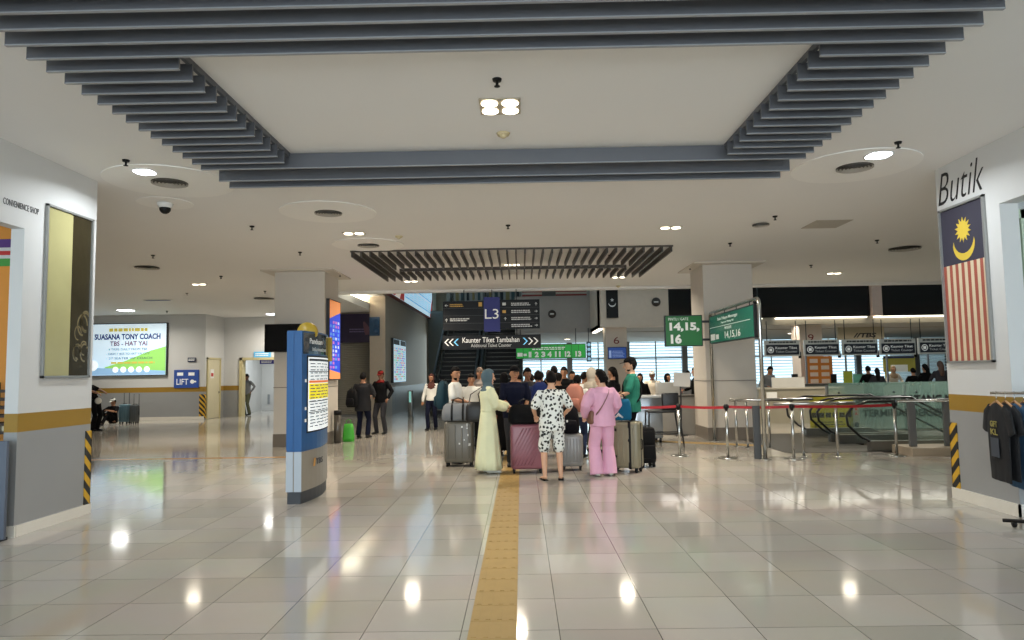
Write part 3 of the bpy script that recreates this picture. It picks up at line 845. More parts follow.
b = MB(); b.loft([M @ Vector((1.15, .3, .01)), M @ Vector((1.12, .55, .01)), M @ Vector((1.0, .8, .01))], [(.09,.01),(.12,.01),(.03,.01)], 8); b.build('hand_picture', mat('faded skin print', (104, 70, 86), .5), t, world=True)
t = T('blade_sign', 'small blue sign sticking out right of the purple shop sign', 'sign', (-5.4, 26.3, 3.3))
b = MB(); b.box(-5.58, -5.2, 25.85, 25.9, 3.02, 3.72, bev=.02); b.build('board', mat('steel blue board', (44, 78, 110), .4), t, world=True)
b = MB(); b.cyl((-5.32, 25.84, 3.5), (-5.32, 25.78, 3.5), .13, .13); b.cyl((-5.32, 25.84, 3.2), (-5.32, 25.78, 3.2), .13, .13); b.pieces('round_face', MATS['steel blue board'], t, world=True)

def speckle(b, w_, h_, nx, ny, z, M, nm, seed, fill=.7, m0=0):
    r = random.Random(seed)
    for i in range(nx):
        for j in range(ny):
            if r.random() < .12: continue
            x0, y0 = w_*i/nx, h_*j/ny
            b.box(x0+w_/nx*.12, x0+w_/nx*(.12+fill*(.6+.4*r.random())), y0+h_/ny*.15, y0+h_/ny*.8, z, z+.003, m0+r.randrange(nm), M)
pal = [em('bright cyan print', (90, 190, 220)), em('bright orange print', (230, 150, 50)), em('bright violet print', (120, 90, 190)), em('bright green print', (90, 190, 110)), em('bright red print', (214, 70, 70)), em('bright blue print', (60, 110, 210))]
# shop directory on the long wall
M = frame((-5.0, 30.05, 1.26), (0,-1,0), (0,0,1))
M = frame((-5.0, 27.05, 1.26), (0,1,0), (0,0,1))
t = lightbox('wall_directory', 'bright colourful lit directory on the long wall left of the escalators', 'sign', M, 3.0, 1.74, em('pale lit face', (196, 226, 240), .7), DARK)
b = MB(); M2 = M @ Matrix.Translation((.2, .1, 0)); speckle(b, 2.6, 1.3, 9, 14, .092, M2, 6, 5)
b.build('shop_entries', pal, t, world=True)
b = MB(); plate(b, M, .1, 1.4, 1.5, 1.7, .09, .094); plate(b, M, 1.6, 2.9, 1.5, 1.7, .09, .094); b.build('header', BLACK, t, world=True)
# upper billboard
M = frame((-4.98, 22.5, 4.56), (0,1,0), (0,0,1))
t = lightbox('billboard', 'huge lit white and blue timetable billboard high on the left above the long wall', 'billboard', M, 16.3, 3.4, em('ice blue face', (196, 228, 244), .75), mat('red brown frame', (120, 44, 36), .5), .12, .08)
b = MB()
for i in range(7):
    for j in range(5):
        x0 = 7.2+i*1.22; y0 = .3+j*.6; plate(b, M, x0, x0+1.1, y0, y0+.06, .11, .115, 0)
        plate(b, M, x0, x0+.05, y0, y0+.5, .11, .115, 0); lines(b, x0+.15, x0+1.05, y0+.1, y0+.5, 4, .112, .5, 1, .3, i*7+j, M)
b.build('timetable_grid', [em('grid blue', (110, 180, 220), .5), em('grid light blue', (150, 200, 228), .6)], t, world=True)
b = MB()
for k in range(5):
    b.prism([(7.0, 1.1), (1.4+k*1.1, .1), (2.5+k*1.1, .1)], .11, .114, M, k % 2)
b.prism([(16.2, .1), (15.2, .1), (16.2, 1.2)], .11, .114, M, 0)
b.build('sunburst_print', [em('sunburst red', (196, 70, 60), .3), em('sunburst cream', (232, 214, 200), .5)], t, world=True)
b = MB(); b.limb([M @ Vector((6.2, 1.6, .12)), M @ Vector((6.7, .9, .12)), M @ Vector((7.1, .5, .12))], [.14, .12, .05]); b.build('dark_figure_print', BLACK, t, world=True)
# LED strip sign on the screen column
M = frame((-4.47, 16.08, 1.48), (0,1,0), (0,0,1))
t = lightbox('lit_panel', 'tall narrow orange and blue lit panel on the side of the screen column', 'screen', M, 1.0, 1.88, em('panel blue', (40, 70, 220), .55), DARK, .08, .02)
b = MB(); b.prism([(.02, 1.86), (.98, 1.86), (.98, 1.62), (.02, 1.42)], .073, .077, M); b.prism([(.02, .02), (.98, .02), (.98, .16), (.02, .24)], .073, .077, M)
b.build('orange_corner', em('panel orange', (236, 150, 90), .6), t, world=True)
b = MB(); speckle(b, .9, 1.15, 4, 12, .074, M @ Matrix.Translation((.05, .25, 0)), 3, 3)
b.build('panel_print', [em('panel pale', (200, 210, 245), .6), em('panel pink', (200, 120, 200), .5), em('panel cyan', (100, 160, 235), .5)], t, world=True)
# black screen on the column front
t = T('television', 'black hanging television on the front of the screen column', 'television', (-5.2, 15.7, 2.44))
b = MB(); b.box(-5.72, -4.72, 15.6, 15.68, 2.12, 2.75, bev=.01); b.build('casing', BLACK, t, world=True)
b = MB(); b.box(-5.70, -4.74, 15.592, 15.6, 2.14, 2.73); b.build('screen', mat('dark screen', (10, 12, 16), .15, var=0), t, world=True)
b = MB(); b.box(-5.3, -5.1, 15.68, 15.95, 2.3, 2.6); b.build('wall_bracket', DARK, t, world=True)

# ------------------------------------------------------------------ hanging direction signs
def arrow(b, cx, cy, s, ang, z, M, m=0):
    R_ = Matrix.Rotation(ang, 4, 'Z'); A = M @ Matrix.Translation((cx, cy, 0)) @ R_
    b.box(-s, s*.6, -s*.16, s*.16, z, z+.003, m, A)
    b.prism([(s*1.0, 0), (s*.1, s*.75), (s*-.2, s*.75), (s*.55, 0), (s*-.2, -s*.75), (s*.1, -s*.75)], z, z+.003, A, m)
YS = 20.0
WD = mat('dim white lettering', (190, 192, 190), .5, emit=.12, var=0); GLD = mat('dim gold lettering', (190, 150, 70), .5, emit=.1, var=0)
t = T('direction_sign', 'wide dark hanging direction sign with a blue level marker in its middle', 'sign', (-.8, YS, 3.2))
b = MB(); b.box(-2.2, -1.03, YS-.06, YS+.06, 2.81, 3.64); b.box(-.57, .56, YS-.06, YS+.06, 2.83, 3.66)
b.build('board', SIGN, t, world=True)
b = MB(); b.box(-1.03, -.57, YS-.09, YS+.09, 2.76, 3.74); b.build('level_marker', em('level blue', (30, 36, 110), .12), t, world=True)
M = frame((-2.2, YS-.06, 2.8), (1,0,0), (0,0,1))
text('L3', M, 1.2, 1.59, .32, .60, WHT, t, z=.031)
b = MB()
for z in (.2, .42, .63): plate(b, M, 0, 1.17, z, z+.008, 0, .003); plate(b, M, 1.63, 2.76, z, z+.008, 0, .003)
b.pieces('divider', mat('divider grey', (70, 74, 78), .5), t, world=True)
b = MB(); arrow(b, .1, .72, .05, PI, .001, M); arrow(b, .1, .3, .05, PI/2, .001, M); b2 = MB(); lines(b2, .2, .85, .26, .36, 2, .001, .6, 0, .25, 2, M)
for k, y in enumerate((.73, .52, .32, .12)):
    arrow(b, 2.66, y, .045, PI/2 if k == 0 else 0, .001, M)
    lines(b2, 1.95, 2.55, y-.05, y+.05, 2, .001, .6, 0, .2, 11+k, M)
b.box(1.7, 1.8, .7, .78, .001, .004, 0, M); arrow(b, 1.78, .32, .045, PI/2, .001, M)
b.pieces('arrow', WD, t, world=True); b2.build('small_print', WD, t, world=True)
b = MB(); lines(b, .2, .6, .67, .77, 2, .001, .6, 0, .2, 4, M); b.box(1.02, 1.12, .68, .8, .001, .004, 0, M); b.box(1.7, 1.8, .48, .56, .001, .004, 0, M)
b.build('gold_lines', GLD, t, world=True)
b = MB()
for x in (-1.6, -.8, -.1): b.cyl((x, YS, 3.6), (x, YS+.02, 3.97), .012, .012, 6)
b.pieces('hanging_rod', DARK, t, world=True)
t = T('direction_sign', 'long dark sign for the additional ticket counter hanging below the level sign', 'sign', (-.8, YS, 2.45))
b = MB(); b.box(-2.21, .58, YS-.05, YS+.05, 2.27, 2.66); b.build('board', SIGN, t, world=True)
M = frame((-2.21, YS-.05, 2.27), (1,0,0), (0,0,1))
text('Kaunter Tiket Tambahan', M, .56, 2.18, .18, .33, WHT, t, z=.001, bold=.008)
text('Additional Ticket Counter', M, .8, 1.95, .05, .15, WD, t, z=.001)
def chev(b, cx, cy, s, d, M, z=.001):
    b.prism([(cx+d*s, cy), (cx, cy+s), (cx-d*s*.45, cy+s), (cx+d*s*.55, cy), (cx-d*s*.45, cy-s), (cx, cy-s)], z, z+.003, M)
b = MB()
for cx in (.14, .27): chev(b, cx, .2, .1, -1, M)
for cx in (2.47, 2.62): chev(b, cx, .2, .1, 1, M)
b.pieces('white_chevron', WHT, t, world=True)
b = MB(); chev(b, .41, .2, .1, -1, M); chev(b, 2.32, .2, .1, 1, M); b.pieces('blue_chevron', em('chevron blue', (120, 200, 240), .4), t, world=True)
b = MB(); b.cyl((-1.9, YS, 2.66), (-1.9, YS, 2.81), .012, .012, 6); b.cyl((-.1, YS, 2.66), (-.1, YS, 2.83), .012, .012, 6); b.pieces('hanging_rod', DARK, t, world=True)

# green gate signs
GRN = mat('gate green', (14, 92, 38), .4, emit=.3, var=.2, scale=3)
b_ = None
t = T('gate_sign', 'long green gate number board over the queue at the back', 'sign', (1.2, 27.9, 2.4))
b = MB(); b.box(-.186, 2.585, 27.85, 27.95, 2.12, 2.68); b.build('board', DARK, t, world=True)
M = frame((-.186, 27.85, 2.12), (1,0,0), (0,0,1)) @ Matrix.Scale(.93, 4)
b = MB()
for k in range(10): plate(b, M, .02+k*.295, .30+k*.295, .02, .58, 0, .012)
b.build('led_modules', mat('led green', (30, 150, 54), .4, emit=.4, var=.35, scale=2.5), t, world=True)
for s_, x0, x1 in (('1', .56, .64), ('2', .82, .95), ('3', 1.1, 1.23), ('4', 1.36, 1.5), ('11', 1.68, 1.88), ('12', 2.1, 2.3), ('13', 2.55, 2.76)):
    text(s_, M, x0-.02, x1+.02, .06, .30, WHT, t, z=.013, bold=.06)
b = MB(); b.box(.06, .28, .1, .26, .012, .016, 0, M); b.box(.32, .46, .12, .22, .012, .016, 0, M); lines(b, .7, 2.1, .36, .5, 2, .012, .6, 0, .1, 9, M)
b.pieces('bus_icon', WHT, t, world=True)
b = MB()
for x in (.2, 2.4): b.box(x-.215, x-.185, 27.9, 28.0, 3.26, 3.3); b.cyl((x-.2, 27.92, 2.68), (x-.2, 27.92, 3.3), .015, .015, 6)
b.pieces('hanging_rod', DARK, t, world=True)
t = T('gate_sign', 'narrow upright blue sign at the right end of the long green gate board', 'sign', (2.70, 27.85, 2.35))
b = MB(); b.box(2.61, 2.79, 27.8, 27.9, 1.97, 2.76); b.build('board', mat('blue grey board', (50, 74, 92), .4), t, world=True)
M = frame((2.61, 27.8, 1.97), (1,0,0), (0,0,1)) @ Matrix.Scale(.93, 4)
b = MB()
for k in range(4): b.ring((.1, .12+k*.2), .07, .004, M, seg=12, z=.001)
b.pieces('round_icon', em('icon blue', (150, 200, 230), .5), t, world=True)
b = MB(); b.box(2.685, 2.715, 27.85, 28.0, 3.26, 3.3); b.cyl((2.7, 27.87, 2.76), (2.7, 27.87, 3.3), .015, .015, 6); b.pieces('hanging_rod', DARK, t, world=True)
# steel gantry with two signs
GX = 4.22
t = T('sign_gantry', 'tall bent steel tube frame standing before the right column', 'sign frame', (GX, 14.1, 0))
YN, YF, TZ = 12.4, 15.6, 2.83
b = MB()
pts = [(GX, YN, 0), (GX, YN, TZ-.12)] + [(GX, YN+.12-.12*math.cos(a), TZ-.12+.12*math.sin(a)) for a in (PI/8, PI/4, 3*PI/8, PI/2)]
pts += [(GX, YF-.12+.12*math.sin(a), TZ-.12+.12*math.cos(a)) for a in (0, PI/8, PI/4, 3*PI/8, PI/2)] + [(GX, YF, 0)]
b.loft(pts, [.035]*len(pts), 12, (1,0,0)); b.build('tube_frame', STEEL, t, world=True)
b = MB()
for y in (YN, YF): b.cyl((GX, y, 0), (GX, y, .015), .1, .1)
b.pieces('base_flange', STEEL, t, world=True)
b = MB()
for y in (12.9, 13.7, 14.5, 15.2): b.cyl((GX, y, 2.7), (GX, y, TZ), .01, .01, 6)
b.pieces('hanger', DARK, t, world=True)
t = T('gate_sign', 'green gate sign slung inside the steel frame, seen at a steep angle', 'sign', (GX, 14.1, 2.45))
SZ0, SZ1 = 2.14, 2.74
b = MB(); b.box(GX-.04, GX+.04, 12.56, 15.5, SZ0, SZ1); b.build('casing', DARK, t, world=True)
M = frame((GX-.04, 15.5, SZ0), (0,-1,0), (0,0,1)); SW = 2.94
b = MB(); plate(b, M, .04, SW-.04, .02, .58, 0, .01); gs = b.build('screen', mat('gate teal green', (24, 92, 74), .25, emit=.34, var=.2, scale=1.5), t, world=True)
text('Balai Pelepas Menunggu', M, .65, 2.0, .45, .53, WHT, gs, z=.011, bold=.006)
text('Departure Waiting Hall', M, .9, 1.75, .38, .43, WHT, gs, z=.011)
text('PINTU/GATE', M, 1.15, 1.6, .255, .31, WHT, gs, z=.011)
text('14,15,16', M, 1.15, 2.15, .05, .21, WHT, gs, z=.011, bold=.01)
b = MB(); plate(b, M, .04, SW-.2, .335, .345, .01, .013); b.box(.1, .42, .07, .2, .01, .014, 0, M); b.box(.5, .7, .08, .18, .01, .014, 0, M)
b.pieces('bus_icon', WHT, t, world=True)
t = T('gate_sign', 'square green sign for gates 14 to 16 on the far post of the frame', 'sign', (3.6, 15.6, 2.45))
b = MB(); b.box(3.2, 4.03, 15.55, 15.65, 2.1, 2.79); b.build('casing', DARK, t, world=True)
M = frame((3.2, 15.55, 2.1), (1,0,0), (0,0,1))
b = MB(); plate(b, M, .02, .81, .02, .67, 0, .01); gs = b.build('screen', GRN, t, world=True)
text('PINTU / GATE', M, .08, .52, .575, .635, WHT, gs, z=.011)
text('14,15,', M, .1, .76, .32, .53, WHT, gs, z=.011, bold=.05); text('16', M, .12, .36, .06, .27, WHT, gs, z=.011, bold=.05)
b = MB(); b.box(4.03, 4.19, 15.58, 15.62, 2.22, 2.27); b.box(4.03, 4.19, 15.58, 15.62, 2.62, 2.67); b.pieces('bracket', DARK, t, world=True)

# crescent banner, round signs
t = T('banner', 'black banner with pale star and crescent on the cream wall above the queue', 'banner', (3.3, 24.98, 4))
b = MB(); b.box(3.08, 3.5, 24.95, 24.985, 3.47, 4.75); b.build('cloth', BLACK, t, world=True)
M = frame((3.08, 24.95, 3.47), (1,0,0), (0,0,1)); b = MB()
for i in range(16):
    a0, a1 = PI*1.0+PI*i/16, PI*1.0+PI*(i+1)/16
    b.add([M @ Vector((.21+.13*math.cos(a0), .52+.13*math.sin(a0), .002)), M @ Vector((.21+.13*math.cos(a1), .52+.13*math.sin(a1), .002)), M @ Vector((.21+.12*math.cos(a1), .54+.10*math.sin(a1), .002)), M @ Vector((.21+.12*math.cos(a0), .54+.10*math.sin(a0), .002))], [(0,1,2,3)])
b.prism([(.21+(.07 if i % 2 == 0 else .03)*math.cos(PI/2+PI*i/5), .64+(.07 if i % 2 == 0 else .03)*math.sin(PI/2+PI*i/5)) for i in range(10)], .001, .004, M)
b.build('star_and_crescent', WD, t, world=True)
for px, py, Y, lab in ((552, 314, 28.0, 'round dark sign on the grey block wall'), (656, 302, 25.0, 'round dark sign on the cream wall right of the crescent banner')):
    p = at(px, py, Y=Y); t = T('round_sign', lab, 'sign', (p.x, Y, p.z))
    b = MB(); b.cyl((p.x, Y-.03, p.z), (p.x, Y, p.z), .16, .16, 24); b.build('disc', mat('dim brown grey', (60, 54, 50), .5), t, world=True)
    b = MB(); b.box(p.x-.08, p.x+.08, Y-.036, Y-.03, p.z-.02, p.z+.02); b.build('mark', WD, t, world=True)
# monitor on column 6
t = T('television', 'blue information screen on the pale column marked 6', 'television', (3.37, 24.6, 2.2))
b = MB(); b.box(3.04, 3.7, 24.55, 24.62, 2.0, 2.42); b.build('casing', BLACK, t, world=True)
M = frame((3.04, 24.55, 2.0), (1,0,0), (0,0,1))
b = MB(); plate(b, M, .02, .64, .02, .40, 0, .005); b.build('screen', em('screen blue', (36, 70, 140), .5), t, world=True)
b = MB(); lines(b, .16, .6, .05, .3, 5, .006, .35, 0, .3, 4, M); b.box(.04, .12, .05, .3, .006, .008, 0, M); b.build('screen_text', em('screen pale', (150, 170, 210), .4), t, world=True)
b = MB(); b.box(3.3, 3.45, 24.62, 25.1, 2.1, 2.3); b.pieces('bracket', DARK, t, world=True)

# upper floor edge: red and white banner railing and people-high clutter behind
t = T('railing_banner', 'red and white striped banner on the upper floor railing', 'banner', (.9, 28.4, 5))
M = frame((.1, 28.2, 4.62), (1,0,0), (0,0,1))
b = MB()
for k in range(7): plate(b, M, 0, 2.6, k*.09, k*.09+.09, 0, .02, k % 2)
b.build('cloth', [mat('banner red', (132, 50, 46), .7), mat('banner white', (176, 168, 160), .7)], t, world=True)
b = MB(); b.box(.9, 1.45, 28.15, 28.2, 4.64, 4.9); b.build('dark_plate', mat('dim slate', (70, 72, 70), .5), t, world=True)

# ------------------------------------------------------------------ escalators up
def escalator_up(x0, x1, lab):
    t = T('escalator', lab, 'escalator', ((x0+x1)/2, 27.5, 0))
    ya, yb, n = 27.4, 36.6, 27; za, zb = 0, 5.2
    b = MB(); bw = .16
    for k in range(n):
        y0 = ya+(yb-ya)*k/n; y1 = ya+(yb-ya)*(k+1)/n; z0 = zb*k/n; z1 = zb*(k+1)/n
        b.box(x0+bw, x1-bw, y0, y1+.02, z0, z1-.02, 0); b.box(x0+bw, x1-bw, y0-.01, y0+.04, z1-.03, z1, 1)
    b.build('steps', [mat('step black', (20, 20, 20), .6), mat('step nose', (84, 82, 76), .35, metal=.5)], t, world=True)
    for s_, xa, xb in (('l', x0, x0+bw), ('r', x1-bw, x1)):
        b = MB(); poly = [(ya-.9, 0), (ya+.2, 0), (yb+.4, zb-.1), (yb+.4, zb+.25), (ya-.1, .25), (ya-.9, .2)]
        Mx = Matrix(((0,0,1,0), (1,0,0,0), (0,1,0,0), (0,0,0,1)))
        b.prism(poly, xa, xb, Mx); b.build('skirt', mat('escalator cladding', (104, 100, 92), .3, metal=.5), t, world=True)
        b = MB(); xm = (xa+xb)/2
        b.prism([(ya-.9, .2), (ya-.1, .25), (yb+.4, zb+.25), (yb+.4, zb+.95), (ya-.1, .95), (ya-.75, .9), (ya-1.0, .6)], xm-.02, xm+.02, Mx)
        b.build('balustrade', mat('escalator side panel', (104, 98, 86), .25, metal=.4), t, world=True)
        b = MB(); b.loft([(xm, ya-.9, .2), (xm, ya-1.03, .4), (xm, ya-1.05, .65), (xm, ya-.9, .9), (xm, ya-.6, .98), (xm, ya-.1, 1.0), (xm, yb+.4, zb+1.0)], [(.05,.03)]*7, 8, (1,0,0))
        b.build('handrail', mat('rubber black', (26, 25, 24), .35), t, world=True)
escalator_up(-3.6, -1.75, 'left of the two dark escalators rising behind the queue')
escalator_up(-1.72, .1, 'right of the two dark escalators rising behind the queue')
b = MB()
for k in range(14):
    x = -4.0+k*.32; b.box(x, x+.12+.1*random.random(), 40, 40.4, 5.35, 6.2+.4*random.random(), k % 3)
tag(b.build('shelf_unit', [DARK, mat('dim brass', (150, 130, 80), .4), mat('dim teal', (60, 80, 84), .5)]), 'dark cluttered shelving glimpsed at the top of the escalators', 'shelf')

# ------------------------------------------------------------------ escalators down into the pit
for yc, lab in ((14.25, 'nearer down escalator with looping black handrails right of the barrier posts'), (15.95, 'further down escalator with looping black handrails, before the yellow notice')):
    t = T('escalator', lab, 'escalator', (6.7, yc, 0))
    b = MB()
    for k in range(16): b.box(7.0+k*.38, 7.42+k*.38, yc-.45, yc+.45, -.22*(k+1)-.3, -.2*(k)-.02)
    b.build('steps', PITM, t, world=True)
    for dy in (-.66, .66):
        y = yc+dy; b = MB()
        Mx = Matrix(((1,0,0,0), (0,0,1,0), (0,1,0,0), (0,0,0,1)))
        b.prism([(6.6, 0), (8.0, 0), (14, -3.3), (14, -3.0), (8.1, .18), (6.6, .18)], y-.08, y+.08, Mx); b.build('skirt', mat('brushed skirt', (130, 128, 120), .3, metal=.6), t, world=True)
        b = MB(); b.prism([(6.4, .18), (8.1, .18), (14, -3.0), (14, -2.3), (8.2, .86), (6.5, .86), (6.2, .6)], y-.006, y+.006, Mx); b.build('glass_panel', GLASS, t, world=True)
        b = MB()
        P = [(7.05, y, .02), (6.75, y, .1), (6.45, y, .26), (6.22, y, .48), (6.2, y, .66), (6.32, y, .82), (6.6, y, .92), (8.15, y, .94), (14, y, -2.2)]
        b.loft(P, [(.035,.025)]*9, 8, (0,1,0)); b.build('handrail', MATS['rubber black'], t, world=True)
        b = MB(); b.box(7.0, 7.12, y-.05, y+.05, 0, .16); b.build('newel_cap', STEEL, t, world=True)
# yellow notice
t = T('notice_board', 'yellow safety notice with a row of dark squares behind the down escalators', 'sign', (7.55, 17.38, 0))
M = frame((7.03, 17.36, .09), (1,0,0), (0,0,1))
b = MB(); plate(b, M, 0, 1.06, 0, .78, 0, .02); plate(b, M, .1, .14, -.09, .1, 0, .02); plate(b, M, .9, .94, -.09, .1, 0, .02); b.build('board', mat('notice yellow', (186, 172, 40), .5), t, world=True)
b = MB()
for k in range(6): plate(b, M, .05+k*.165, .18+k*.165, .28, .4, .02, .024)
plate(b, M, .15, .3, .5, .65, .02, .024); lines(b, .35, .95, .5, .65, 2, .02, .5, 0, .2, 3, M); lines(b, .1, .95, .08, .2, 2, .02, .35, 0, .2, 5, M)
b.build('pictograms', mat('notice brown', (70, 52, 24), .5), t, world=True)
# far glass barrier with the welcome lettering
t = T('glass_barrier', 'green tinted glass barrier with black welcome lettering behind the escalator well', 'barrier', (11, 17.55, 0))
b = MB()
for k in range(5): b.box(7.6+k*1.9, 9.48+k*1.9, 17.54, 17.56, .06, 1.2)
b.build('glass_panel', GLASSG, t, world=True)
b = MB()
for k in range(6): b.box(7.55+k*1.9, 7.6+k*1.9, 17.56, 17.62, 0, 1.15)
b.pieces('post', GREYM, t, world=True)
b = MB()
for k in range(5):
    for dx in (.25, 1.6): b.cyl((7.6+k*1.9+dx, 17.53, .96), (7.6+k*1.9+dx, 17.57, .96), .025, .025, 10)
b.pieces('glass_bolt', DARK, t, world=True)
M = frame((8.1, 17.535, 0), (1,0,0), (0,0,1))
text('SELAMAT DATANG KE', M, .16, 2.62, .70, .88, BLKL, t, z=.001, bold=.04)
text('TERMINAL BERSEPADU SELATAN', M, .30, 3.9, .36, .54, BLKL, t, z=.001, bold=.02)
b = MB(); b.box(7.6, 17, 17.5, 17.6, .03, .06); b.build('bottom_rail', STEEL, t, world=True)
# near glass barrier on the curb
t = T('glass_barrier', 'clear glass barrier with grey posts on the stone curb beside the boutique wall', 'barrier', (9, 12.9, 0.14))
for x in (7.05, 7.68, 9.3, 10.9):
    b = MB(); b.box(x-.06, x+.06, 12.86, 12.92, .14, .93); b.pieces('post', GREYM, t, world=True)
b = MB(); b.box(7.1, 12, 12.88, 12.895, .18, .9); b.build('glass_panel', GLASS, t, world=True)
b = MB(); b.loft([(6.8, 12.89, .95), (12, 12.89, .95)], [(.02,.05)]*2, 8, (0,0,1)); b.build('handrail', STEEL, t, world=True)
b = bpy.data.objects['trim_3']
# lift ring label on post
t = T('notice_plate', 'narrow pale notice plate with red triangles left of the welcome lettering', 'sign', (7.9, 17.0, 0))
M = frame((8.05, 17.3, .05), (1,0,0), (0,0,1))
b = MB(); plate(b, M, 0, .16, 0, .62, 0, .01); plate(b, M, .06, .1, -.05, .02, 0, .01); b.build('plate', mat('pale plate', (150, 150, 130), .5), t, world=True)
b = MB()
for k in range(2): b.prism([(.04, .38+k*.11), (.12, .38+k*.11), (.08, .46+k*.11)], .01, .014, M)
b.ring((.08, .14), .06, .004, M, z=.01, m=1); b.pieces('pictogram', [mat('notice red', (190, 50, 44), .5), BLKL], t, world=True)

# ------------------------------------------------------------------ ticket counters
CW = mat('counter grey', (150, 148, 138), .4); CW2 = mat('counter pale', (204, 202, 194), .4)
for i in range(5):
    px = (765, 804.5, 843, 880.5, 919)[i]; py0 = (340, 339.5, 339, 338.5, 337.5)[i]
    Y = 24.0; p0 = at(px, py0+16.5, Y=Y); p1 = at(px+34.5, py0, Y=Y); w_, h_ = p1.x-p0.x, p1.z-p0.z
    lab = ('first from the left of the dark ticket counter signs', 'dark ticket counter sign before the column marked 9', 'middle one of the five dark ticket counter signs', 'dark ticket counter sign, second from the boutique wall', 'dark ticket counter sign cut by the boutique wall')[i]
    t = T('counter_sign', lab, 'sign', (p0.x+w_/2, Y, p0.z), 0, 'ticket counter signs'); M = frame((p0.x, Y, p0.z), (1,0,0), (0,0,1))
    b = MB(); plate(b, M, 0, w_, 0, h_, -.08, 0); b.build('board', CW2, t, world=True)
    b = MB(); plate(b, M, .05, w_-.03, .05, h_*.72, 0, .01); dpn = b.build('dark_panel', mat('ink navy', (26, 30, 42), .4), t, world=True)
    text('Kaunter Tiket', M, .36, w_-.1, h_*.45, h_*.60, WHT, dpn, z=.012, bold=.01); text('Ticket Counter', M, .36, w_-.1, h_*.22, h_*.36, WD, dpn, z=.012)
    b = MB(); cx, cy = .2, h_*.4
    for k in range(20):
        a0, a1 = 2*PI*k/20, 2*PI*(k+1)/20
        b.add([M @ Vector((cx+r*math.cos(a), cy+r*math.sin(a), .013)) for r, a in ((.11,a0),(.11,a1),(.085,a1),(.085,a0))], [(0,1,2,3)])
    b.box(cx-.05, cx+.05, cy-.05, cy+.05, .012, .014, 0, M); b.build('round_icon', WHT, t, world=True)
    b = MB(); lines(b, .15, w_-.1, h_*.82, h_*.93, 1, .001, .9, 0, .05, 30+i, M); b.build('logo_strip', BLKL, t, world=True)
    b = MB()
    for x in (.1, w_-.1): q = M @ Vector((x, h_, -.04)); b.cyl(q, (q.x, q.y, 3.2), .015, .015, 6)
    b.pieces('hanging_rod', DARK, t, world=True)
    b = MB(); q = M @ Vector((w_+.01, .02, -.05)); b.cyl(q+Vector((0,0,-.1)), q+Vector((0,0,.12)), .05, .04, 10); b.build('small_camera', BLACK, t, world=True)
# counters under the signs
t = T('ticket_counter', 'long grey ticket counter with a dark worktop under the counter signs', 'counter', (11.5, 24, 0))
b = MB(); b.box(8.2, 16.5, 23.9, 24.6, 0, 1.0); b.build('body', CW, t, world=True)
b = MB(); b.box(8.15, 16.5, 23.82, 24.65, 1.0, 1.05, bev=.01); b.build('worktop', mat('worktop dark', (70, 68, 62), .3), t, world=True)
b = MB()
for x in (8.25, 9.75, 11.1, 12.5, 13.9): b.box(x, x+.05, 24.2, 24.25, 1.05, 2.0)
b.pieces('divider_post', GREYM, t, world=True)
t = T('ticket_desk', 'low beige desk with papers at the left end of the ticket counters', 'desk', (8.2, 21, 0))
b = MB(); b.box(6.9, 9.3, 20.6, 21.4, 0, .98); b.build('body', mat('beige desk', (146, 140, 122), .45), t, world=True)
b = MB(); b.box(6.85, 9.35, 20.55, 21.45, .98, 1.02); b.build('worktop', mat('beige worktop', (170, 164, 148), .4), t, world=True)
b = MB(); b.box(7.1, 7.4, 20.53, 20.55, .72, .9); b.build('taped_paper', PAPER, t, world=True)
def monitor(px, py0, py1, Y, wpx, lab, rz, base):
    p0 = at(px, py1, Y=Y); p1 = at(px, py0, Y=Y); h_ = p1.z-p0.z; w_ = wpx*Y/702
    t = T('monitor', lab, 'monitor', (p0.x, Y, base), rz)
    b = MB(); b.box(-w_/2, w_/2, -.02, .02, p0.z-base, p1.z-base, bev=.008); b.build('casing', BLACK, t)
    b = MB(); b.box(-.02, .02, .0, .04, 0, p1.z-base-.1); b.box(-.1, .1, -.08, .1, 0, .015); b.build('stand', DARK, t)
monitor(795, 374, 384, 20.9, 8, 'black monitor on the beige ticket desk', .5, 1.02)
monitor(834, 374, 383, 23.95, 7, 'black monitor on the ticket counter beside the orange price poster', .4, 1.05)
b = MB(); p = at(785, 381, Y=20.8); b.box(7.35, 8.3, 20.75, 20.8, 1.02, 1.32)
tag(b.build('desk_screen', CW2), 'pale privacy screen standing on the beige ticket desk', 'screen')
p0 = at(808, 386, Y=25.3); p1 = at(832, 356, Y=25.3)
t = T('price_poster', 'orange poster board with white labels behind the ticket counters', 'poster', ((p0.x+p1.x)/2, 25.3, p0.z))
b = MB(); b.box(p0.x, p1.x, 25.3, 25.35, p0.z, p1.z); b.box(p0.x+.05, p0.x+.1, 25.3, 25.35, 0, p0.z); b.box(p1.x-.1, p1.x-.05, 25.3, 25.35, 0, p0.z); b.build('board', mat('poster orange', (206, 120, 40), .6), t, world=True)
M = frame((p0.x, 25.3, p0.z), (1,0,0), (0,0,1)); w_, h_ = p1.x-p0.x, p1.z-p0.z
b = MB()
for i in range(2):
    for j in range(4): plate(b, M, .1+i*.4, .38+i*.4, .1+j*.24, .24+j*.24, 0, .01)
b.pieces('price_label', mat('label cream', (226, 200, 180), .6), t, world=True)
b = MB(); p0 = at(884, 372, Y=25.4); p1 = at(915, 357, Y=25.4)
t = T('price_poster', 'olive yellow banner board behind the counters right of the orange poster', 'poster', ((p0.x+p1.x)/2, 25.4, p0.z))
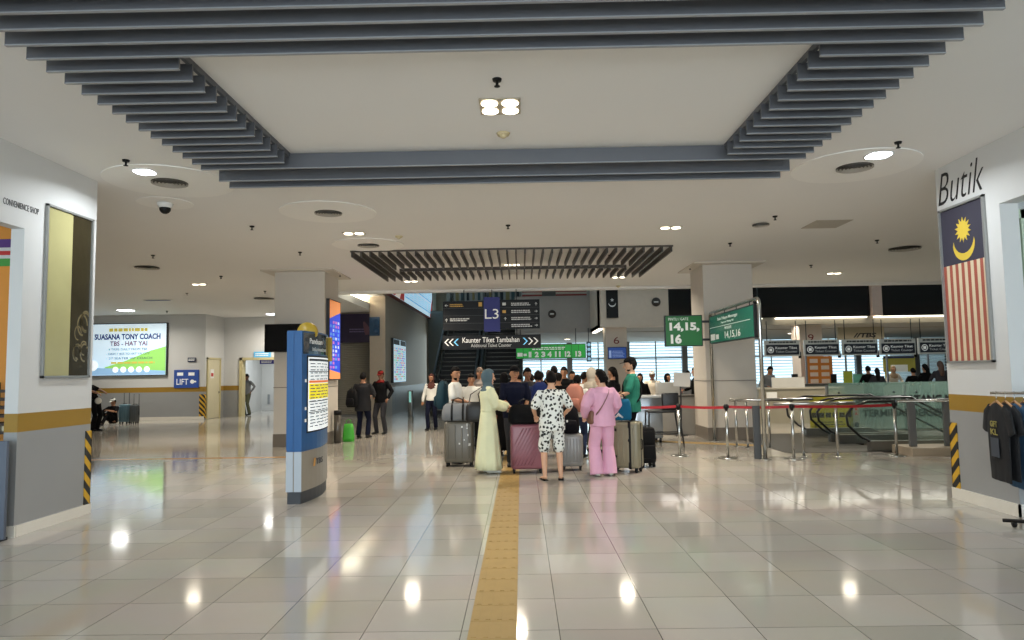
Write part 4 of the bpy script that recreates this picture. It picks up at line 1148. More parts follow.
b.box(p0.x, p1.x, 25.4, 25.45, p0.z, p1.z); b.box(p0.x+.05, p0.x+.1, 25.4, 25.45, 0, p0.z); b.box(p1.x-.1, p1.x-.05, 25.4, 25.45, 0, p0.z); b.build('board', mat('olive yellow', (160, 150, 60), .6), t, world=True)
M = frame((p0.x, 25.4, p0.z), (1,0,0), (0,0,1)); b = MB(); plate(b, M, .25, .85, .0, .25, 0, .01); plate(b, M, 0, 1.1, .48, .56, 0, .01, 1); b.build('label', [PAPER, NAVY], t, world=True)
p0 = at(844, 384, Y=23.8); b = MB(); b.box(p0.x, p0.x+.3, 23.8, 23.83, 1.06, 1.45)
tag(b.build('notice_stand', mat('lime notice', (170, 180, 60), .5)), 'lime yellow notice on the ticket counter near the middle sign', 'notice')
b = MB(); b.box(p0.x+.32, p0.x+.95, 23.8, 23.83, 1.06, 1.35)
tag(b.build('notice_stand', mat('mint notice', (120, 190, 160), .5)), 'mint green panel on the ticket counter right of the lime notice', 'notice')
t = T('wall_lettering', 'dark slanting letters on the pale panel behind the middle ticket counters', 'lettering', (12.0, 27.9, 3))
b = MB(); p0 = at(838, 340, Y=27.5); p1 = at(884, 331.5, Y=27.5); b.box(p0.x, p1.x, 27.5, 27.6, p0.z, 3.14); b.build('panel', mat('khaki panel', (160, 150, 126), .6), t, world=True)
M = frame((p0.x, 27.5, p0.z), (1,0,0), (0,0,1)); text('//TBS', M, .6, 1.5, .08, .26, BLKL, t, z=.002, bold=.04, shear=.2)
# ------------------------------------------------------------------ information kiosk
KB = mat('kiosk blue', (28, 84, 140), .35, var=.04); KL = mat('kiosk pale grey', (170, 180, 190), .4); KG = mat('kiosk taupe', (140, 134, 124), .35)
KD = mat('kiosk dark base', (54, 58, 64), .5)
t = T('information_kiosk', 'tall blue and grey information kiosk standing alone left of the queue', 'kiosk', (-2.82, 9.4, 0))
KX0, KX1, KY0, KY1 = -2.93, -2.74, 8.78, 9.95
def kprof(ins=0, bulge=.07, n=8):
    pts = [(KX0+ins, KY0+ins), (KX1-ins, KY0+ins)]
    for i in range(1, n):
        a = i/n; pts.append((KX1-ins+bulge*math.sin(PI*a), KY0+ins+(KY1-KY0-2*ins)*a))
    pts += [(KX1-ins, KY1-ins), (KX0+ins, KY1-ins)]
    return pts
b = MB(); b.prism(kprof(.012), 0, .15); b.build('plinth', KD, t, world=True)
b = MB(); b.prism(kprof(), .15, .64, m=1)
b.box(KX0-.002, KX0+.085, KY0-.006, KY0, .15, .64, 0); b.box(KX0+.10, KX1, KY0-.006, KY0, .15, .64, 0)
b.build('lower_casing', [KL, KG], t, world=True)
b = MB(); b.prism(kprof(.004), .64, .66); b.prism(kprof(), .66, 2.15)
b.box(KX0, KX0+.085, KY0-.006, KY0, .66, 2.14); b.box(KX0+.10, KX1, KY0-.006, KY0, .66, 2.14)
b.build('upper_casing', KB, t, world=True)
def kcurve(y): return KX1+.07*math.sin(PI*(y-KY0)/(KY1-KY0))
def kpatch(b, y0, y1, z0, z1, off, m=0, n=8):
    vs = []; fs = []
    for i in range(n+1):
        y = y0+(y1-y0)*i/n; x = kcurve(y)
        vs += [(x+off, y, z0), (x+off, y, z1), (x+off-.004, y, z0), (x+off-.004, y, z1)]
    for i in range(n):
        a = i*4; fs += [(a, a+4, a+5, a+1), (a+2, a+3, a+7, a+6), (a, a+2, a+6, a+4), (a+1, a+5, a+7, a+3)]
    fs += [(0,1,3,2), (n*4, n*4+2, n*4+3, n*4+1)]
    b.add(vs, fs, m, False)
b = MB(); kpatch(b, KY0+.02, KY1-.03, 1.86, 2.13, .006); b.build('header_glass', mat('header glass', (30, 50, 66), .1, var=.3, scale=3), t, world=True)
b = MB(); kpatch(b, KY0+.12, KY1-.03, .86, 1.84, .006); b.build('screen_frame', BLACK, t, world=True)
sc = MB(); kpatch(sc, KY0+.15, KY1-.06, .88, 1.82, .009); sc = sc.build('screen', em('lit paper', (226, 232, 234), .75), t, world=True)
b = MB(); kpatch(b, KY0+.17, KY1-.08, 1.28, 1.48, .012); b.build('yellow_notice', em('lit yellow', (236, 218, 40), .6), sc, world=True)
b = MB(); kpatch(b, KY0+.17, KY1-.08, 1.49, 1.52, .012); b.build('orange_heading', em('lit orange', (226, 120, 60), .5), sc, world=True)
b = MB(); kpatch(b, KY0+.17, KY1-.08, 1.77, 1.80, .012); kpatch(b, KY0+.17, KY1-.08, 1.245, 1.255, .012); kpatch(b, KY0+.17, KY1-.08, 1.11, 1.12, .012); kpatch(b, KY0+.17, KY1-.08, 1.63, 1.64, .012)
b.build('rule', mat('ink grey', (40, 44, 52), .5), t, world=True)
b = MB(); rr = random.Random(3)
for z in [.93+.04*k for k in range(22)]:
    if 1.48 < z < 1.53: continue
    y = KY0+.2
    while y < KY1-.2:
        L = .05+.12*rr.random(); kpatch(b, y, min(y+L, KY1-.1), z, z+.013, .014, 0, 1); y += L+.03+.05*rr.random()
o = b.build('small_print', mat('print ink', (110, 116, 124), .5), sc, world=True)
M = frame((KX1+.035, KY0+.15, 0), (0,1,0), (0,0,1))
text('Panduan', frame((kcurve(KY0+.3)+.004, KY0+.1, 1.99), (.06,1,0), (0,0,1)), .02, .48, 0, .07, WHT, t, z=.004)
text('Information', frame((kcurve(KY0+.3)+.004, KY0+.1, 1.9), (.06,1,0), (0,0,1)), .12, .62, 0, .05, WD, t, z=.004)
M = frame((kcurve(KY0+.55)+.0, KY0+.2, .44), (.02,1,0), (0,0,1))
text('TBS', M, .16, .44, .0, .075, mat('ink navy 2', (30, 34, 50), .4), t, z=.006, bold=.02)
b = MB(); b.prism([(.05, -.01), (.07, -.01), (.10, .09), (.08, .09)], .004, .008, M); b.prism([(.09, -.01), (.11, -.01), (.14, .09), (.12, .09)], .004, .008, M)
b.pieces('logo_stroke', mat('logo orange', (200, 140, 50), .5), t, world=True)
b = MB()
for z in (1.0, 1.15, 1.5): b.box(kcurve(KY0+.09)+.002, kcurve(KY0+.09)+.008, KY0+.06, KY0+.11, z, z+.04)
b.pieces('round_button', WHT, t, world=True)
b = MB(); b.loft([(KX0+.14, KY0+.35, 2.15), (KX0+.14, KY0+.42, 2.15)], [.13, .13], 24, (1,0,0)); b.build('yellow_emblem', mat('emblem yellow', (180, 150, 50), .4), t, world=True)
b = MB(); b.box(KX1-.02, KX1+.06, KY1-.03, KY1+.03, 1.78, 2.12, bev=.01); b.build('yellow_fin', MATS['emblem yellow'], t, world=True)

# ------------------------------------------------------------------ queue posts with belts
POSTS = []
def queue_post(x, y, lab, h=.96, base=.17, group='queue barrier posts'):
    if not POSTS:
        t = T('barrier_post', lab, 'barrier post', (x, y, 0), 0, group)
        b = MB(); b.loft([(0,0,0), (0,0,.012), (0,0,.022), (0,0,.03)], [.17, .17, .14, .04], 28); b.build('base', STEEL, t)
        b = MB(); b.cyl((0,0,.02), (0,0,.88), .026, .026, 16); b.build('pole', STEEL, t)
        b = MB(); b.cyl((0,0,.86), (0,0,.955), .034, .034, 16); b.box(-.045, .045, -.02, .02, .885, .935); b.build('belt_head', BLACK, t)
        POSTS.append(t); return t
    return copy_tree(POSTS[0], (x, y, 0), None, lab)
p = lambda px, py: at(px, py, z=0)
Q = [p(680, 456), p(728, 458), p(794, 459), p(897, 456)]
for q, lab in zip(Q, ('barrier post nearest the black bar stool', 'barrier post in front of the right white column', 'barrier post right of the tall steel sign frame', 'barrier post nearest the boutique wall')):
    queue_post(q.x, q.y, lab)
for q, lab in ((p(737, 447), 'left one of a pair of slim posts in front of the right column'), (p(748, 448), 'right one of a pair of slim posts in front of the right column'),
               (p(770, 448), 'slim post behind the belt, between the sign frame and the third barrier post'), (p(804, 457), 'slim post just right of the third barrier post'), (p(838, 457), 'slim post before the looping escalator handrails')):
    t = T('rail_post', lab, 'post', (q.x, q.y, 0), 0, 'slim steel posts')
    b = MB(); b.cyl((0,0,0), (0,0,.93), .024, .024, 12); b.build('pole', STEEL, t)
    b = MB(); b.cyl((0,0,0), (0,0,.012), .06, .06, 16); b.build('foot', STEEL, t)
def rail(x0, y0, x1, y1, z, lab):
    b = MB(); b.loft([(x0, y0, z), (x1, y1, z)], [(.03, .025)]*2, 8, (0,0,1))
    tag(b.build('steel_rail', STEEL), lab, 'rail')
q0, q1 = p(804, 457), p(838, 457)
rail(q0.x-.5, q0.y, q1.x+.35, q1.y, .945, 'short steel rail on top of the slim posts behind the belt')
q0 = p(737, 447); rail(q0.x-.1, q0.y+.05, q0.x+1.6, q0.y+.05, .945, 'steel rail in front of the right column, behind the belt')
b = MB(); q = p(759, 459); b.box(q.x-.07, q.x+.05, q.y, q.y+.05, 0, .93)
tag(b.build('gate_post', mat('dull grey post', (84, 86, 88), .4, metal=.4)), 'flat dark grey post beside the near leg of the steel sign frame', 'post')
RED = mat('belt red', (160, 24, 34), .6)
def belt(a, b_, z0, z1, lab, sag=.015):
    n = 8; m = MB()
    d = (Vector((b_.x, b_.y, 0))-Vector((a.x, a.y, 0))); nrm = Vector((-d.y, d.x, 0)).normalized()*.0015
    vs = []
    for i in range(n+1):
        k = i/n; pt = Vector((a.x, a.y, 0))+d*k; z = z0+(z1-z0)*k - sag*4*k*(1-k)
        for o_ in (nrm, -nrm):
            vs += [pt+o_+Vector((0,0,z-.024)), pt+o_+Vector((0,0,z+.024))]
    fs = []
    for i in range(n):
        a_ = i*4; c = a_+4
        fs += [(a_, c, c+1, a_+1), (a_+2, a_+3, c+3, c+2), (a_, a_+2, c+2, c), (a_+1, c+1, c+3, a_+3)]
    m.add(vs, fs); tag(m.build('barrier_belt', RED), lab, 'barrier belt')
ql = Vector((1.75, 13.15, 0))
belt(ql, Q[0], .91, .91, 'red belt running behind the queue to the barrier post by the stool')
belt(Q[0], Q[1], .91, .90, 'red belt between the stool and the right column')
belt(Q[1], Q[2], .91, .91, 'red belt passing the near leg of the steel sign frame')
belt(Q[2], Q[3], .91, .90, 'red belt stretched before the looping escalator handrails')
queue_post(ql.x, ql.y, 'barrier post hidden behind the man in the teal shirt')

# ------------------------------------------------------------------ bar stool, silver table, bins, small things
t = T('bar_stool', 'tall black bar stool with a low back behind the khaki suitcase', 'stool', (3.0, 14.9, 0))
BLF = mat('black satin metal', (16, 16, 18), .4)
b = MB(); b.box(-.38, .30, -.22, .22, .70, .75, bev=.02); b.build('seat', BLF, t)
b = MB(); b.box(-.02, .34, .12, .2, .74, 1.1, bev=.03); b.build('backrest', BLF, t)
for x, y, x2, y2 in ((-.36,-.2,-.38,-.22), (.26,-.2,.34,-.24), (-.36,.2,-.38,.22), (.26,.2,.36,.24)):
    b = MB(); b.cyl((x,y,.71), (x2,y2,0), .018, .016, 8); b.build('leg', BLF, t)
b = MB(); b.cyl((-.37,-.21,.27), (.31,-.22,.27), .012, None, 8); b.build('foot_rail', BLF, t)
b = MB(); b.cyl((-.37,.21,.27), (.31,.22,.27), .012, None, 8); b.build('foot_rail', BLF, t)
t = T('service_table', 'silver metal service table behind the black bar stool', 'table', (2.75, 15.9, 0))
SILV = mat('silver panel', (170, 176, 182), .2, metal=.7, var=.1, scale=2)
b = MB(); b.box(-.55, .35, -.3, .3, .1, .98, bev=.01); b.build('body', SILV, t)
b = MB(); b.box(-.6, .4, -.34, .34, .98, 1.03, bev=.01); b.build('table_top', mat('pale table top', (206, 210, 212), .2), t)
b = MB()
for x, y in ((-.5,-.25), (.3,-.25), (-.5,.25), (.3,.25)): b.cyl((x,y,0), (x,y,.12), .03, .03, 8)
b.pieces('foot', DARK, t)
def carton(px0, px1, py0, py1, Y, lab, m_=None, d=.35, name='carton'):
    p0 = at(px0, py1, Y=Y); p1 = at(px1, py0, Y=Y); w_, h_ = (p1.x-p0.x), p1.z-p0.z
    t = T(name, lab, 'box', ((p0.x+p1.x)/2, Y+d/2, p0.z))
    b = MB(); b.box(-w_/2, w_/2, -d/2, d/2, 0, h_, bev=.006); b.build('body', m_ or WHITE, t)
    b = MB(); b.box(-w_/2-.002, w_/2+.002, -.03, .03, h_*.3, h_+.003); b.build('tape', mat('parcel tape', (190, 184, 168), .4), t)
    return t
t = T('check_desk', 'white service desk left of the right column with things piled on it', 'desk', (3.85, 17.75, 0))
b = MB(); b.box(-.45, .55, -.3, .3, .0, .92, bev=.01); b.build('body', mat('desk grey', (150, 146, 138), .4), t)
b = MB(); b.box(-.48, .58, -.34, .34, .92, .96, bev=.005); b.build('worktop', mat('desk dark top', (80, 76, 70), .4), t)
b = MB(); b.box(-.45, .1, -.1, .2, .96, 1.28, bev=.005); o = b.build('white_screen_panel', CW2, t)
t = T('sign_stand', 'white board tilted on a stand over the service desk', 'sign', (3.86, 17.2, 0))
b = MB(); M = Matrix.Translation((.05, 0, 1.35)) @ Matrix.Rotation(.06, 4, 'Y'); b.box(-.2, .2, -.01, .01, -.17, .17, 0, M); b.build('board', WHITE, t)
b = MB(); b.cyl((0,.03,0), (.03,.03,1.4), .02, .02, 8); b.cyl((0,.03,0), (0,.03,.02), .15, .15, 16); b.build('stand', DARK, t)
t = T('litter_bin', 'slim dark litter bin beside the blue kiosk', 'bin', (-4.33, 16.6, 0))
b = MB(); b.cyl((0,0,0), (0,0,.66), .085, .09, 20); b.build('body', mat('bin grey', (92, 88, 82), .3, metal=.6), t)
b = MB(); b.cyl((0,0,.66), (0,0,.76), .095, .09, 20); b.build('lid', BLACK, t)
t = T('shopping_bag', 'bright green shopping bag on the floor by the litter bin', 'bag', (-4.16, 16.95, 0))
b = MB(); b.loft([(0,0,0), (0,0,.1), (0,0,.3), (0,0,.42)], [(.13,.08), (.14,.09), (.12,.07), (.10,.05)], 16, pw=4)
b.build('body', mat('lime green', (66, 170, 50), .6, bump=.2, bscale=20), t)
b = MB(); b.tube([(-.06,0,.41), (-.05,0,.5), (0,0,.53), (.05,0,.5), (.06,0,.41)], .008); b.build('handle', MATS['lime green'], t)
t = T('glass_gate_post', 'slim lit glass gate post before the long wall left of the escalators', 'post', (p(411, 417).x, p(411, 417).y, 0))
b = MB(); b.box(-.09, .09, -.2, .2, 0, .98, bev=.02); b.build('body', mat('dim steel post', (110, 112, 110), .3, metal=.6), t)
b = MB(); b.box(-.04, .04, -.205, -.2, .55, .95); b.build('light_strip', em('mint light', (150, 220, 210), .5), t)

# ------------------------------------------------------------------ luggage
def suitcase(name, lab, loc, rz, w_, d, h, col, ribs=5, diag=False, straps=0, handle=.0, soft=False, tilt=0, face='narrow', rough=.35):
    t = T(name, lab, 'suitcase', (loc[0], loc[1], 0), rz)
    A = Matrix.Rotation(tilt, 4, 'X')
    m_ = mat('case '+lab[:24], col, .8 if soft else rough, var=.08, bump=.15 if soft else 0, bscale=90, metal=0, spec=.2 if soft else .5)
    z0 = .065
    b = MB(); b.box(-w_/2, w_/2, -d/2, d/2, z0, z0+h, bev=min(.05, d*.22)); sh = b
    sh.v = [tuple(A @ Vector(v)) for v in sh.v]; sh.build('shell', m_, t)
    if ribs and not soft:
        for s_ in (-1, 1):
            b = MB()
            if diag:
                for k in range(ribs):
                    x = -w_*.42 + w_*.84*k/(ribs-1)
                    xa, xb = x-.10, x+.10
                    xa, xb = max(xa, -w_*.44), min(xb, w_*.44)
                    P = []
                    for q in range(5):
                        f_ = q/4; P.append((max(-w_*.44, min(w_*.44, x-.16+.32*f_)), s_*(d/2+.001), z0+.06+(h-.12)*f_))
                    b.loft(P, [(.010, .006)]*5, 6, (1,0,0))
            else:
                for k in range(ribs):
                    x = -w_*.36 + w_*.72*k/(ribs-1)
                    b.loft([(x, s_*(d/2), z0+.07), (x, s_*(d/2+.002), z0+.1), (x, s_*(d/2+.002), z0+h-.1), (x, s_*(d/2), z0+h-.07)], [(.008,.002), (.012,.006), (.012,.006), (.008,.002)], 6, (1,0,0))
            b.v = [tuple(A @ Vector(v)) for v in b.v]; b.pieces('rib', m_, t)
    b = MB()
    for q in ((-w_/2-.003, w_/2+.003, -.012, .012, z0+.02, z0+h-.02),): b.box(*q)
    b.box(-w_/2+.03, w_/2-.03, -.012, .012, z0-.003, z0+h+.003)
    b.v = [tuple(A @ Vector(v)) for v in b.v]; b.build('zip_seam', BLACK, t)
    if soft:
        b = MB(); b.box(-w_*.4, w_*.4, -d/2-.03, -d/2+.02, z0+.06, z0+h*.5, bev=.02); b.box(-w_*.38, w_*.38, -d/2-.02, -d/2+.02, z0+h*.55, z0+h*.9, bev=.015)
        b.v = [tuple(A @ Vector(v)) for v in b.v]; b.pieces('front_pocket', m_, t)
    for x in (-w_/2+.05, w_/2-.05):
        for y in (-d/2+.05, d/2-.05):
            b = MB(); b.box(x-.022, x+.022, y-.022, y+.022, .045, .08, bev=.006); wh = b.build('wheel_housing', BLACK, t)
            b = MB(); b.cyl((x-.016, y, .034), (x+.016, y, .034), .034, .034, 14); b.build('wheel', BLACK, wh)
    b = MB(); b.tube([(-.07, 0, z0+h), (-.06, 0, z0+h+.025), (.06, 0, z0+h+.025), (.07, 0, z0+h)], .009); b.build('top_grip', BLACK, t)
    b = MB(); b.tube([(w_/2, 0, z0+h*.4), (w_/2+.022, 0, z0+h*.42), (w_/2+.022, 0, z0+h*.6), (w_/2, 0, z0+h*.62)], .009); b.build('side_grip', BLACK, t)
    if handle:
        b = MB(); b.tube([(-.09, d*.38, z0+h-.02), (-.09, d*.38, z0+h+handle), (.09, d*.38, z0+h+handle), (.09, d*.38, z0+h-.02)], .011)
        b.v = [tuple(A @ Vector(v)) for v in b.v]; b.build('telescopic_handle', DARK, t)
    for k in range(straps):
        x = (-.5+k)*w_*.34 if straps > 1 else w_*.22
        b = MB()
        for q in ((x-.022, x+.022, -d/2-.006, -d/2, z0, z0+h), (x-.022, x+.022, d/2, d/2+.006, z0, z0+h), (x-.022, x+.022, -d/2-.006, d/2+.006, z0+h, z0+h+.006), (x-.022, x+.022, -d/2-.006, d/2+.006, z0-.006, z0)): b.box(*q)
        b.build('strap', BLACK, t)
    return t
c1 = at(459, 467, z=0)
s1 = suitcase('suitcase', 'large dark grey ribbed suitcase left of the woman in the pale dress', (c1.x, c1.y+.15), -.04, .50, .30, .70, (100, 96, 86), ribs=4)
b = MB(); rr = random.Random(15)
for k in range(9):
    x, z = -.12+.3*rr.random(), .35+.33*rr.random(); b.box(x, x+.012+.02*rr.random(), -.159, -.151, z, z+.015+.04*rr.random())
b.build('sticker_scraps', WHITE, s1)
c2 = at(526, 474, z=0)
suitcase('suitcase', 'large dusty pink ribbed suitcase left of the person in floral clothes', (c2.x+.02, c2.y+.17), .06, .52, .30, .70, (136, 84, 94), ribs=9, diag=True)
c3 = at(573, 471, z=0)
suitcase('suitcase', 'small silver ribbed suitcase behind the person in floral clothes', (c3.x+.0, c3.y+.15), -.05, .36, .25, .52, (138, 138, 134), ribs=6, rough=.25)
c4 = at(628, 474, z=0)
s4 = suitcase('suitcase', 'large khaki suitcase with a black strap right of the woman in pink', (c4.x+.03, c4.y+.28), -.5, .48, .29, .72, (132, 126, 104), ribs=5, straps=1)
b = MB()
for x, z in ((-.12, .66), (-.12, .25), (.1, .5)): b.ball((x, -.158, z), (.018, .012, .025))
b.pieces('corner_stud', BLACK, s4)
c5 = at(648, 468, z=0)
suitcase('suitcase', 'black soft upright suitcase right of the khaki one', (c5.x, c5.y+.13), .35, .30, .22, .58, (15, 15, 17), soft=True, ribs=0, handle=.0, tilt=-.06)
c6 = at(123, 424, z=0)
suitcase('suitcase', 'blue grey suitcase by the wall next to the person seated on the floor', (c6.x, c6.y+.1), 0, .34, .26, .62, (84, 112, 124), ribs=4, handle=.4)
c7 = at(133, 424, z=0)
suitcase('suitcase', 'dark grey suitcase right of the blue grey one below the billboard', (c7.x, c7.y+.1), 0, .26, .24, .6, (70, 74, 76), ribs=4, handle=.38)

def soft_bag(name, lab, cat, loc, rz, w_, d, h, col, straps=True, bands=None, z=0, handles=True, puff=3.2):
    t = T(name, lab, cat, (loc[0], loc[1], z), rz)
    m_ = mat('bag '+lab[:26], col, .9, spec=.2, var=.1, bump=.3, bscale=30)
    b = MB(); b.loft([(0,0,.005), (0,0,h*.12), (0,0,h*.5), (0,0,h*.85), (0,0,h)], [(w_*.44,d*.42), (w_*.5,d*.5), (w_*.5,d*.5), (w_*.45,d*.38), (w_*.36,d*.22)], 24, pw=puff)
    b.build('body', m_, t)
    if bands:
        for x in bands:
            b = MB()
            hx = h
            b.loft([(x,-d*.43,.01), (x,-d*.51,h*.12), (x,-d*.51,h*.5), (x,-d*.40,h*.85), (x,-d*.24,h)], [(.018,.006)]*5, 6, (1,0,0)); b.build('band', BLACK, t)
    if handles:
        for s_ in (-1, 1):
            b = MB(); b.tube([(-w_*.18, s_*d*.2, h*.9), (-w_*.15, s_*d*.16, h+.06), (0, s_*d*.12, h+.09), (w_*.15, s_*d*.16, h+.06), (w_*.18, s_*d*.2, h*.9)], .009); b.build('handle', BLACK, t)
    b = MB(); b.loft([(-w_*.34,0,h+.001), (w_*.34,0,h+.001)], [(.012,.006)]*2, 6, (0,1,0)); b.build('zip', BLACK, t)
    return t
soft_bag('travel_bag', 'grey travel bag with black bands lying on the dark grey suitcase', 'bag', (c1.x-.02, c1.y+.15), -.04, .56, .32, .30, (120, 124, 128), bands=(-.09, .1, .22), z=.77)
soft_bag('travel_bag', 'black travel bag lying on top of the dusty pink suitcase', 'bag', (c2.x+.0, c2.y+.17), .06, .54, .34, .29, (12, 12, 14), z=.775)
bp = soft_bag('tote_bag', 'turquoise blue carrier bag on top of the khaki suitcase', 'bag', (c4.x-.05, c4.y+.26), -.2, .34, .16, .34, (22, 92, 124), z=.80, handles=True, puff=5)
b = MB(); b.loft([(-.09,-.083,.05), (-.03,-.083,.10), (.04,-.083,.05)], [.012, .03, .012], 8); b.build('white_print', WHITE, bp)

def backpack(lab, loc, rz, z, w_, d, h, col, parent=None, tilt=0, name='backpack', grp=None):
    """leans on its back side (+y); front pocket at -y"""
    t = T(name, lab, 'backpack', (loc[0], loc[1], z), rz, grp)
    m_ = mat('pack '+lab[:28], col, .9, spec=.2, var=.1, bump=.25, bscale=40)
    b = MB(); b.loft([(0,0,.0), (0,0,h*.1), (0,-.005,h*.5), (0,0,h*.85), (0,.02,h)], [(w_*.42,d*.4), (w_*.5,d*.5), (w_*.5,d*.5), (w_*.42,d*.42), (w_*.22,d*.2)], 20, pw=3)
    b.build('body', m_, t)
    b = MB(); b.loft([(0,-d*.5,h*.1), (0,-d*.56,h*.16), (0,-d*.56,h*.42), (0,-d*.48,h*.48)], [(w_*.3,.02), (w_*.38,.04), (w_*.36,.04), (w_*.3,.02)], 16, pw=3); b.build('front_pocket', m_, t)
    for s_ in (-1, 1):
        b = MB(); b.loft([(s_*w_*.22,d*.42,h*.92), (s_*w_*.3,d*.62,h*.86), (s_*w_*.36,d*.7,h*.6), (s_*w_*.38,d*.6,h*.3), (s_*w_*.36,d*.45,h*.15)], [(.028,.008)]*5, 8, (1,0,0)); b.build('shoulder_strap', m_, t)
    b = MB(); b.tube([(-.04,.03,h-.01), (-.03,.03,h+.04), (.03,.03,h+.04), (.04,.03,h-.01)], .008); b.build('top_loop', BLACK, t)
    return t
backpack('black backpack with a pale badge standing on the silver suitcase', (c3.x-.02, c3.y+.14), -.05, .59, .30, .22, .44, (16, 17, 22))
b = MB(); b.ball((-.06, -.155, .34), (.025, .008, .03)); b.ball((-.05, -.165, .2), (.015,.006,.02))
b.pieces('badge', WHITE, [o for o in C.objects if o.name.startswith('backpack')][-1] if False else bpy.data.objects['backpack'])

# ------------------------------------------------------------------ clothes rack on the right
A0 = at(990, 393, Y=7.25); A1 = Vector((A0.x+1.15, 6.35, A0.z))
RZ = A0.z-.0
t = T('clothes_rack', 'wheeled clothes rack under the wooden hangers at the right edge', 'rack', (A0.x+.3, 7.0, 0))
d = (A1-A0).normalized()
b = MB(); b.cyl(A0, A1, .014, None, 10); b.build('hanging_bar', STEEL, t, world=True)
for k, pt in ((0, A0+d*.55), (1, A0+d*1.1)):
    b = MB(); b.cyl((pt.x, pt.y, .08), (pt.x, pt.y, RZ), .016, None, 10); b.build('upright', STEEL, t, world=True)
    n_ = Vector((-d.y, d.x, 0))
    b = MB(); b.cyl(Vector((pt.x, pt.y, .08))-n_*.28, Vector((pt.x, pt.y, .08))+n_*.28, .018, None, 8); b.build('foot_bar', BLACK, t, world=True)
    for s_ in (-1, 1):
        q = Vector((pt.x, pt.y, 0))+n_*.27*s_
        b = MB(); b.cyl((q.x-.01, q.y, .03), (q.x+.01, q.y, .03), .03, .03, 14); b.build('castor', BLACK, t, world=True)
b = MB(); q = at(1015, 519, z=.08); b.cyl((q.x-.12, q.y, .07), (q.x+.7, q.y-.35, .07), .018, None, 8); b.build('foot_bar', BLACK, t, world=True)
b = MB(); b.cyl((q.x-.02, q.y, .032), (q.x, q.y, .032), .032, .032, 14); b.build('castor', BLACK, t, world=True)
WOOD = mat('hanger wood', (176, 130, 84), .5, var=.15)
cols = [((17, 18, 21), 'black printed t-shirt first on the clothes rack', .78), ((22, 25, 30), 'charcoal t-shirt second on the clothes rack', .76), ((48, 84, 116), 'steel blue t-shirt third on the clothes rack', .84),
        ((44, 78, 112), 'blue t-shirt fourth on the clothes rack', .84), ((28, 36, 70), 'navy t-shirt fifth on the clothes rack', .84), ((110, 30, 44), 'dark red t-shirt sixth on the clothes rack', .7),
        ((30, 38, 60), 'dark navy t-shirt seventh on the clothes rack', .84), ((112, 118, 130), 'grey t-shirt nearest the right edge on the rack', .8)]
ang = math.atan2(d.y, d.x)
for k, (col, lab, L) in enumerate(cols):
    pt = A0 + d*(.05+.075*k) if k < 7 else A0 + d*.66
    t = T('hanging_shirt', lab, 't-shirt', (pt.x, pt.y, 0), ang+PI/2+.45, 'shirts on the clothes rack')
    zt = RZ-.10; m_ = mat('shirt %d' % k, col, .9, var=.08, bump=.3, bscale=14)
    b = MB(); sw, bw = .24, .235
    b.loft([(0,0,zt-L), (0,0,zt-L*.5), (0,0,zt-.22), (0,0,zt-.10), (0,0,zt-.03), (0,0,zt)], [(bw,.022), (bw,.026), (bw*.98,.03), (sw*.98,.026), (.14,.02), (.07,.016)], 20, (1,0,0))
    for s_ in (-1, 1):
        b.loft([(s_*.14,0,zt-.05), (s_*.24,0,zt-.12), (s_*.30,0,zt-.30)], [(.05,.022), (.075,.024), (.07,.018)], 12, (1,0,0))
    b.build('body', m_, t, remesh=.011, smooth_it=2, disp=.004)
    b = MB(); b.loft([(-.19,0,zt-.05), (0,0,zt+.02), (.19,0,zt-.05)], [(.012,.012)]*3, 8, (0,1,0)); o = b.build('hanger', WOOD, t)
    b = MB(); b.tube([(0,0,zt+.02), (0,0,zt+.07), (.015,0,zt+.10), (0,0,zt+.115), (-.015,0,zt+.10)], .004); b.build('hook', STEEL, t)
    if k == 0:
        M = Matrix.Translation(t.location) @ Matrix.Rotation(t.rotation_euler.z, 4, 'Z') @ frame((0, .040, zt-.30), (-1,0,0), (0,0,1))
        pr = mat('shirt gold print', (150, 140, 70), .7); pr2 = mat('shirt grey print', (60, 66, 76), .8)
        text('GIFT', M, -.08, .08, .06, .12, pr, t, z=.0, bold=.02); text('KL', M, -.08, .08, -.02, .04, pr, t, z=0, bold=.02)
        b = MB(); plate(b, M, -.09, .09, -.24, -.05, 0, .002); b.build('shirt_print', pr2, t, world=True)
# counter just inside the left shop opening
t = T('display_stand', 'dark slatted display stand inside the left shop opening', 'display stand', (-5.62, 7.75, 0))
b = MB()
for k in range(6): b.box(-.28, .28, -.15, .15, 1.0+k*.09, 1.03+k*.09)
b.pieces('shelf', mat('dark brown shelf', (60, 42, 32), .5), t)
b = MB(); b.box(-.3, -.27, -.16, .16, 0, 1.56); b.box(.27, .3, -.16, .16, 0, 1.56); b.pieces('side_panel', MATS['dark brown shelf'], t)
b = MB()
for k in range(5): b.box(-.25+.1*k, -.19+.1*k, -.1, .1, 1.03, 1.10)
b.pieces('goods_pack', mat('pack cream', (200, 190, 160), .6), t)
t = T('partition_panel', 'plain dark grey panel standing at the left shop opening', 'panel', (-5.5, 6.95, 0))
b = MB(); b.box(-.45, .42, -.02, .02, .03, .985, bev=.005); b.build('board', mat('panel slate', (84, 92, 106), .5), t)
b = MB(); b.box(-.4, -.34, -.12, .12, 0, .03); b.box(.3, .36, -.12, .12, 0, .03); b.pieces('foot', DARK, t)
